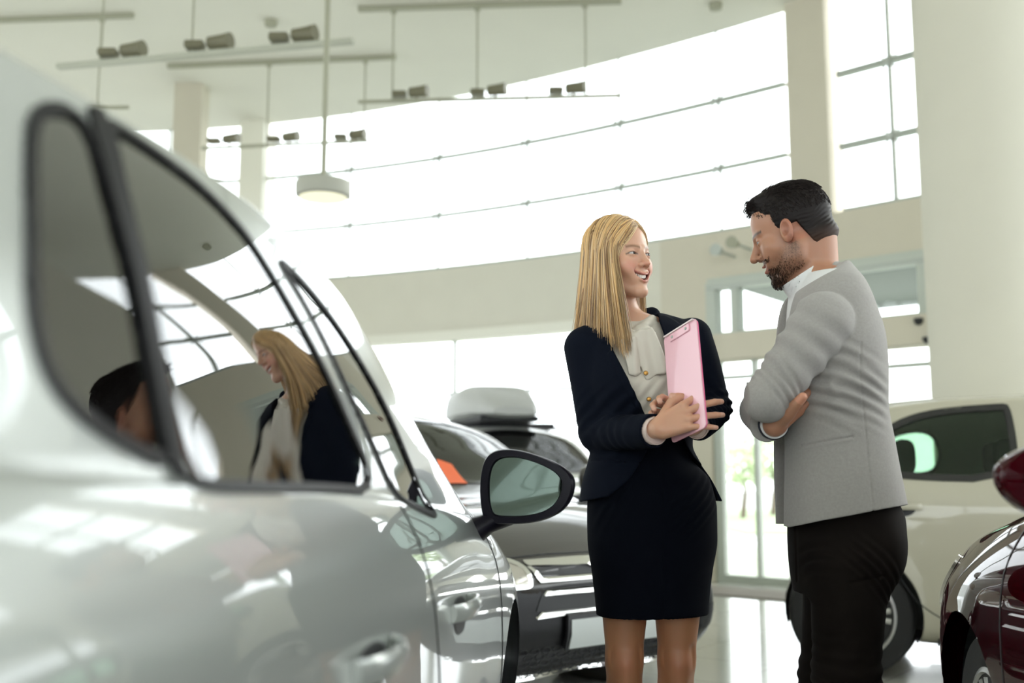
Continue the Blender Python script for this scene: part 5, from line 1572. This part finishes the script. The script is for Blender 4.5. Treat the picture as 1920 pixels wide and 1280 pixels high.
hbM = HM.bbox(); hf = handF.bbox(); gHM = grp(HM.sdf, *hbM); gF = grp(handF.sdf, *hf, pad=.03)
legN = [G(1592, 1060, -.095), G(1588, 1268, -.09), np.array((G(1600, 1268)[0], YM-.10, .12))]
legF = [G(1576, 1060, .095), G(1556, 1268, .10), np.array((G(1566, 1268)[0], YM+.12, .12))]
def bodyM(Pt):
    d = gHM(Pt)
    d = smin(d, cap(Pt, neckM0, neckM1, .060, .060), .025)
    d = smin(d, cap(Pt, HM.wor((0, .020, -.085))[0], G(1510, 560, .0), .028, .030), .03)
    d = smin(d, loft(Pt, torsoM)+.016, .03)
    d = smin(d, smin(cap(Pt, shN, elN, .050, .042), cap(Pt, elN, foreN, .042, .034), .01), .02)
    d = smin(d, smin(cap(Pt, shF, elF, .050, .042), cap(Pt, elF, wrF, .042, .029), .01), .02)
    d = smin(d, gF(Pt), .012)
    d = smin(d, chain(Pt, [wrF]+thumb_pts, [.024, .018, .0135, .0115]), .01)
    for L in (legN, legF): d = smin(d, chain(Pt, L, [.075, .05, .04], .02), .02)
    return d
def skin_m(V):
    C = np.tile(np.array((.41, .205, .125)), (len(V), 1)); Q = HM.loc(V); ax = np.abs(Q[:, 0]); near = np.linalg.norm(Q, axis=1) < .17
    def blend(w, c): 
        w = np.clip(w, 0, 1)[:, None]; C[:] = C*(1-w)+np.array(c)*w
    x, y, z = Q[:, 0], Q[:, 1], Q[:, 2]
    # beard zone
    line = -.030-.032*np.clip((y-.02)/.05, 0, 1)
    low = -.088-.020*np.clip(y/.07, 0, 1)
    bw = 1/(1+np.exp((z-line)/.005))*(1/(1+np.exp(-(y+.004)/.005)))*(1/(1+np.exp((low-.014-z)/.006)))
    mus = np.exp(-((z+.044)/.007)**2)*(ax < .032)*(y > .07)
    side = np.exp(-((y-.006)/.010)**2)*(z < .03)*(z > -.06)
    chin = np.exp(-(((y-.085)/.026)**2+((z+.095)/.026)**2))
    nz = .75+.35*sn(V, 900)
    blend(near*np.clip(bw*.72+.6*side, 0, .85)*nz, (.075, .035, .02))
    blend(near*np.clip(mus*.8+chin*.85, 0, .92)*nz, (.025, .013, .009))
    lip = (z > -.075)*(z < -.052)*(ax < .025)*(y > .088); blend(near*lip*.7, (.40, .15, .11))
    bz = .026+.003*np.sin(np.clip((ax-.012)/.036, 0, 1)*2.6)
    blend(near*(y > .05)*(ax > .008)*(ax < .052)*np.exp(-((z-bz)/.0045)**2)*.9, (.02, .012, .008))
    blend(near*(np.abs(ax-.08) < .02)*(y < .02)*(y > -.04)*(np.abs(z) < .036)*.35, (.50, .17, .11))
    hd = gF(V) < .01
    blend(hd*.7, (.40, .18, .11)); 
    dd = np.linalg.norm(V-thumb_pts[-1], axis=1); blend((dd < .02)*.8, (.60, .28, .18))
    return C
bm_ = organic('body', bodyM, (G(1380, 900)[0], YM-.34, .05), (G(1720, 900)[0], YM+.34, 1.90), .0028, M_SKINW, None, skin_m)
HM.eyes(None, (-.92, .3, -.25), (.03, .02, .015)); HM.teeth(None)
# hair: short, brushed back from a quiff
def hair_m(Pt):
    Q = HM.loc(Pt); x, y, z = Q[:, 0], Q[:, 1], Q[:, 2]; ax = np.abs(x)
    d = ell(Q, (0, -.018, .046), (.0815, .103, .096))
    d = smin(d, ell(Q, (0, .029, .106), (.056, .052, .024), rotm('X', math.radians(10))), .02)
    d = smin(d, ell(Q, (0, -.048, -.032), (.0665, .0675, .058)), .02)
    # hairline: keep above front line, behind temples, above nape
    front = (y-.034)-np.clip((z-.058)/.022, 0, 1)*.085
    ear = (.012-z)-np.clip((-.022-y)/.03, 0, 1)*.088
    burn = np.maximum(np.maximum(np.abs(y-.014)-.013, -.030-z), z-.05)
    cut = np.maximum(front, ear); cut = np.minimum(cut, burn)
    d = smax(d, cut, .008)
    d = smax(d, ell(Q, (0, -.018, .048), (.110, .14, .125)), .01)
    d = d+.0006*np.sin(z*520+6*sn(Q, 60)+ax*200)*(.5+.5*sn(Q, 90))
    return d*HM.k
def hcol(V):
    Q = HM.loc(V); C = np.tile(np.array((.011, .008, .0075)), (len(V), 1)); w = np.clip((-.018-Q[:, 2])/.03, 0, 1)[:, None]*.25
    return C*(1-w)+np.array((.16, .085, .055))*w
hm = organic('hair', hair_m, hbM[0]-.03, hbM[1]+.04, .0022, M_HAIRD, None, hcol)
r_ = np.random.RandomState(8); paths = []; cols = []
cen = np.array((0, -.018, .048)); RR = np.array((.0795, .101, .088))
for i in range(2600):
    a = r_.uniform(-.2, 1); th = r_.uniform(-1, 1)*math.pi
    q0 = np.array((math.sin(th)*math.cos(a), math.cos(th)*math.cos(a), math.sin(a)+.12)); q0 /= np.linalg.norm(q0)
    p0 = cen+q0*(RR-.001)
    if float(hair_m(HM.wor(p0))[0]) > .0003: continue
    top = q0[2] > .55; L = (.024 if top else .010)*r_.uniform(.6, 1.2)
    flow = np.array((q0[0]*.3, -.6 if top else -.35, .25 if top and q0[1] > .3 else -.7))+r_.normal(size=3)*.15; flow -= q0*(flow@q0); flow /= np.linalg.norm(flow)
    pts = [p0+flow*L*s_+q0*(.004*math.sin(s_*2.2)+(.004 if top else .001)*s_) for s_ in np.linspace(0, 1, 5)]
    paths.append(HM.wor(np.array(pts))); cols.append(np.array((.014, .010, .009))*r_.uniform(.6, 1.8))
for i in range(700):  # quiff over the forehead
    x0 = r_.uniform(-.05, .05); p0 = np.array((x0, .061+r_.normal()*.009, .102+r_.normal()*.008)); L = r_.uniform(.006, .015); dr = np.array((r_.normal()*.12, .95, -.02+r_.normal()*.12)); dr /= np.linalg.norm(dr)
    pts = [p0+dr*L*s_+np.array((0, 0, .006*math.sin(s_*3))) for s_ in np.linspace(0, 1, 5)]
    paths.append(HM.wor(np.array(pts))); cols.append(np.array((.014, .010, .009))*r_.uniform(.6, 1.6))
strands('hair_strands', paths, .0007, M_HAIRD, hm, cols)
# short beard hairs
paths = []; cols = []
for i in range(2600):
    x = r_.uniform(-.066, .03); y = r_.uniform(0, .105); z = r_.uniform(-.125, -.03)
    q = np.array((x, y, z)); w_ = HM.wor(q)
    for _ in range(4):
        f0 = HM.sdf(w_)[0]; g = np.array([HM.sdf(w_+np.eye(3)[k]*.001)[0]-f0 for k in range(3)])/.001; w_ = w_-f0*g
    q = HM.loc(w_)[0]; chin = math.exp(-(((q[1]-.085)/.03)**2+((q[2]+.095)/.028)**2)); must = abs(q[2]+.045) < .006 and q[1] > .075
    if not (chin > .35 or must or (q[1] > -.002 and q[2] < -.040-.028*min(1, max(0, (q[1]-.02)/.05)) and q[2] > -.115 and r_.rand() < .5)): continue
    if -.072 < q[2] < -.052 and abs(q[0]) < .024 and q[1] > .085: continue
    L = .004+.006*chin; dr = g*.5+HM.R[:, 2]*-.8; pts = [w_[0]-g*.001+dr*L*s_ for s_ in np.linspace(0, 1, 4)]
    paths.append(np.array(pts)); cols.append(np.array((.03, .016, .010))*r_.uniform(.5, 1.6))
strands('beard', paths, .0006, M_HAIRD, None, cols, n=3)
adopt_new(man)
# shirt
CN = np.array((-.54, 0, .84)); CN /= np.linalg.norm(CN); CA = np.array((CN[2], 0, -CN[0])); CCt = G(1520, 523, .0)
def collar_uv(Pt):
    q = Pt-CCt; return q@CN, q@CA, q[:, 1]
def shirt(Pt):
    d = loft(Pt, torsoM)+.008
    d = np.maximum(d, Pt[:, 2]-G(0, 520)[2])
    d = np.maximum(d, G(0, 972)[2]-Pt[:, 2])
    # stand collar rising to the nape
    t, u, v = collar_uv(Pt)
    r = np.sqrt((u/.075)**2+(v/.068)**2); sh = (np.abs(r-1)-.035)*.071
    col = np.maximum(np.maximum(sh, t-.026), -.05-t)
    return smin(d, col, .006)
organic('shirt', shirt, (G(1440, 900)[0], YM-.24, G(0, 990)[2]), (G(1710, 900)[0], YM+.24, G(0, 455)[2]), .0035, M_SHIRT)
# jacket
jackM = secs([(484, 1540, 1582, .055, .0), (510, 1512, 1596, .11, .0), (540, 1488, 1610, .170, .0), (580, 1472, 1624, .200, .0), (640, 1464, 1643, .205, .0), (700, 1461, 1649, .200, .0), (760, 1460, 1651, .188, .0), (830, 1459, 1666, .180, .0), (900, 1459, 1680, .188, .0), (985, 1461, 1697, .198, .0)], YM)
hemM = [(1400, 760), (1400, 1030), (1463, 1030), (1460, 984), (1475, 986), (1500, 983), (1540, 975), (1600, 965), (1640, 957), (1694, 949), (1720, 945), (1720, 1030), (1400, 1030)]
def jacketM(Pt):
    px, py, dep = topix(Pt)
    t = loft(Pt, jackM, 2.3)
    t = t-.010*np.exp(-(((px-1600)/45)**2+((py-640)/60)**2))*(Pt[:, 1] < YM+.1)
    below = np.interp(px, [1440, 1463, 1480, 1540, 1600, 1694, 1720], [984, 984, 987, 975, 966, 949, 944])
    t = np.maximum(t, (py-below)*dep/F)
    # neck hole
    tt, u, v = collar_uv(Pt)
    hole = (np.sqrt((u/.080)**2+(v/.074)**2)-1)*.077; hole = np.maximum(hole, -.05-tt)
    t = smax(t, tt+.008, .012)
    t = smax(t, -hole, .004)
    # open front
    fr = np.interp(py, [520, 600, 700, 830, 984], [1500, 1478, 1470, 1472, 1470])
    ctr = np.maximum((px-fr)*dep/F, np.abs(Pt[:, 1]-YM)-.055); t = smax(t, -ctr, .003)
    inner = loft(Pt, [(s_[0], s_[1], s_[2], s_[3]-.007, s_[4]-.007, s_[5]) for s_ in jackM], 2.3)
    t = smax(t, -np.where((py > 935) & (px > 1500), inner+.008, 1.0), .001)
    # collar
    r = np.sqrt((u/.083)**2+(v/.078)**2); sh = (np.abs(r-1)-.06)*.08; col = np.maximum(np.maximum(sh, tt+.002-.010*np.clip(u/.09, -1, 1)), -.05-tt)
    col = np.maximum(col, -(px-1516)*dep/F)
    t = smin(t, col, .012)
    # seams and pocket
    ln = 835-(px-1505)*.18; t = t+.0035*np.exp(-((py-ln)/1.8)**2)*(px > 1503)*(px < 1600)*(Pt[:, 1] < YM-.05)-.0015*np.exp(-((py-ln-5)/3)**2)*(px > 1503)*(px < 1600)
    sx = np.interp(py, [560, 700, 985], [1618, 1612, 1640]); t = t+.0018*np.exp(-((px-sx)/1.8)**2)*(Pt[:, 1] < YM)*(py > 640)
    t = t+folds(Pt, G(1600, 640, -.17), G(1530, 790, -.17), .0042, .036, .10)+folds(Pt, G(1625, 680, -.16), G(1590, 800, -.17), .003, .030, .09, 2)+.0025*sn(Pt, 14)
    for (a, b) in (((1570, 740), (1640, 700)), ((1560, 760), (1625, 745)), ((1560, 720), (1630, 668))):
        aa, bb = G(*a, -.19), G(*b, -.15); t = t-.006*np.exp(-(cap(Pt, aa, bb, 0, 0)/.012)**2)
    s1 = smin(cap(Pt, shN, elN+np.array((0, 0, 0)), .076, .056), cap(Pt, elN, foreN, .056, .045), .014)
    s1 = s1+folds(Pt, shN+np.array((0, 0, .05)), elN, .0045, .055, .12, 1.)+folds(Pt, elN-np.array((-.07, 0, -.05)), elN, .0045, .022, .09)+.002*sn(Pt, 24)
    arm = cap(Pt, G(1545, 545, -.14), G(1590, 690, -.17), .0, .0); s1 = s1+.0
    s2 = smin(cap(Pt, shF, elF, .070, .055), cap(Pt, elF, wrF+np.array((-.018, 0, -.002)), .054, .042), .014)+.003*sn(Pt, 26)
    dr = (wrF-elF)/np.linalg.norm(wrF-elF); c2 = wrF-dr*.018; k_ = (Pt-c2)@dr; rad = np.linalg.norm(Pt-c2-k_[:, None]*dr, axis=1); m = rad < .07
    s2 = np.maximum(np.maximum(s2, np.where(m, k_, -1)), -np.where(m & (k_ > -.05), rad-.033, 1.0))
    s1 = smax(s1, t*0-1, .001)
    d = smin(t, s1, .005); d = smin(d, s2, .008)
    # armhole seam
    return d
organic('blazer', jacketM, (G(1375, 900)[0], YM-.32, G(0, 1000)[2]), (G(1730, 900)[0], YM+.32, G(0, 462)[2]), .0035, M_GREY)
z = Vector((wrF-elF)).normalized(); xx = z.orthogonal().normalized(); M = at(frame_of(xx, z.cross(xx)), Vector(wrF))
MB().lathe([(.030, -.06), (.033, -.06), (.035, -.001), (.034, .001), (.031, .001)], 32, M).build('shirt_cuff', M_SHIRT, smooth=True)
MB().lathe([(.0345, -.07), (.0375, -.07), (.0395, -.013), (.0385, -.012), (.036, -.012)], 32, M).build('sleeve_lining', M_GREYLIN, smooth=True)
q = G(1399, 708, -.16)
for dz in (0,): MB().lathe([(.001, -.003), (.008, -.002), (.008, .003), (.002, .004)], 16, at(frame_of((0, 1, .2), (0, 0, 1)), G(1402, 722, -.17))).build('sleeve_button', M_ALU, smooth=True)
# trousers
hipsM = secs([(940, 1484, 1676, .150, .0), (975, 1482, 1688, .160, .0), (1010, 1482, 1690, .165, .0), (1045, 1484, 1686, .168, .0), (1080, 1488, 1672, .165, 0), (1110, 1494, 1655, .150, 0)], YM)
def trousers(Pt):
    px, py, dep = topix(Pt)
    d = loft(Pt, hipsM, 2.2)
    d = smin(d, ell(Pt, G(1640, 1030, -.09), (.068, .085, .095)), .03); d = smin(d, ell(Pt, G(1640, 1030, .09), (.068, .085, .095)), .03)
    l1 = chain(Pt, legN, [.098, .079, .062], .03); l2 = chain(Pt, legF, [.098, .078, .062], .03)
    lg = np.minimum(l1, l2); lg = lg+folds(Pt, legN[1]+np.array((0, 0, .12)), legN[1]-np.array((0, 0, .12)), .0028, .035, .14)+folds(Pt, legF[1]+np.array((0, 0, .12)), legF[1]-np.array((0, 0, .12)), .0022, .04, .14)+.003*sn(Pt, 16)
    d = smin(d, lg, .025)
    d = d+folds(Pt, G(1650, 1040, -.12), G(1600, 1100, -.15), .004, .022, .09)+folds(Pt, G(1500, 1000, -.12), G(1510, 1100, -.15), .004, .03, .07)
    ln = 1083+(1640-px)*.25; d = d+.004*np.exp(-((py-ln)/3)**2)*(px > 1590)*(px < 1660)*(Pt[:, 1] < YM)
    d = d+.003*np.exp(-((px-(1492+(py-985)*.03))/2.0)**2)*(py < 1090)*(Pt[:, 1] < YM)
    return np.maximum(np.maximum(d, .055-Pt[:, 2]), Pt[:, 2]-G(0, 935)[2])
organic('trousers', trousers, (G(1430, 900)[0], YM-.30, .04), (G(1740, 900)[0], YM+.30, G(0, 930)[2]), .0045, M_TROU)
for L in (legN, legF):
    an = L[2]
    def shoe(Pt, an=an):
        d = cap(Pt, an+np.array((.03, 0, -.06)), an+np.array((-.15, 0, -.075)), .045, .040); d = smin(d, cap(Pt, an, an+np.array((0, 0, -.05)), .045, .05), .03)
        d = smin(d, ell(Pt, (an[0]-.17, an[1], .035), (.06, .045, .03)), .02)
        return np.maximum(d, .004-Pt[:, 2])
    organic('shoe', shoe, an+np.array((-.27, -.08, -.13)), an+np.array((.11, .08, .06)), .005, M_SHOEB)
adopt_new(man)
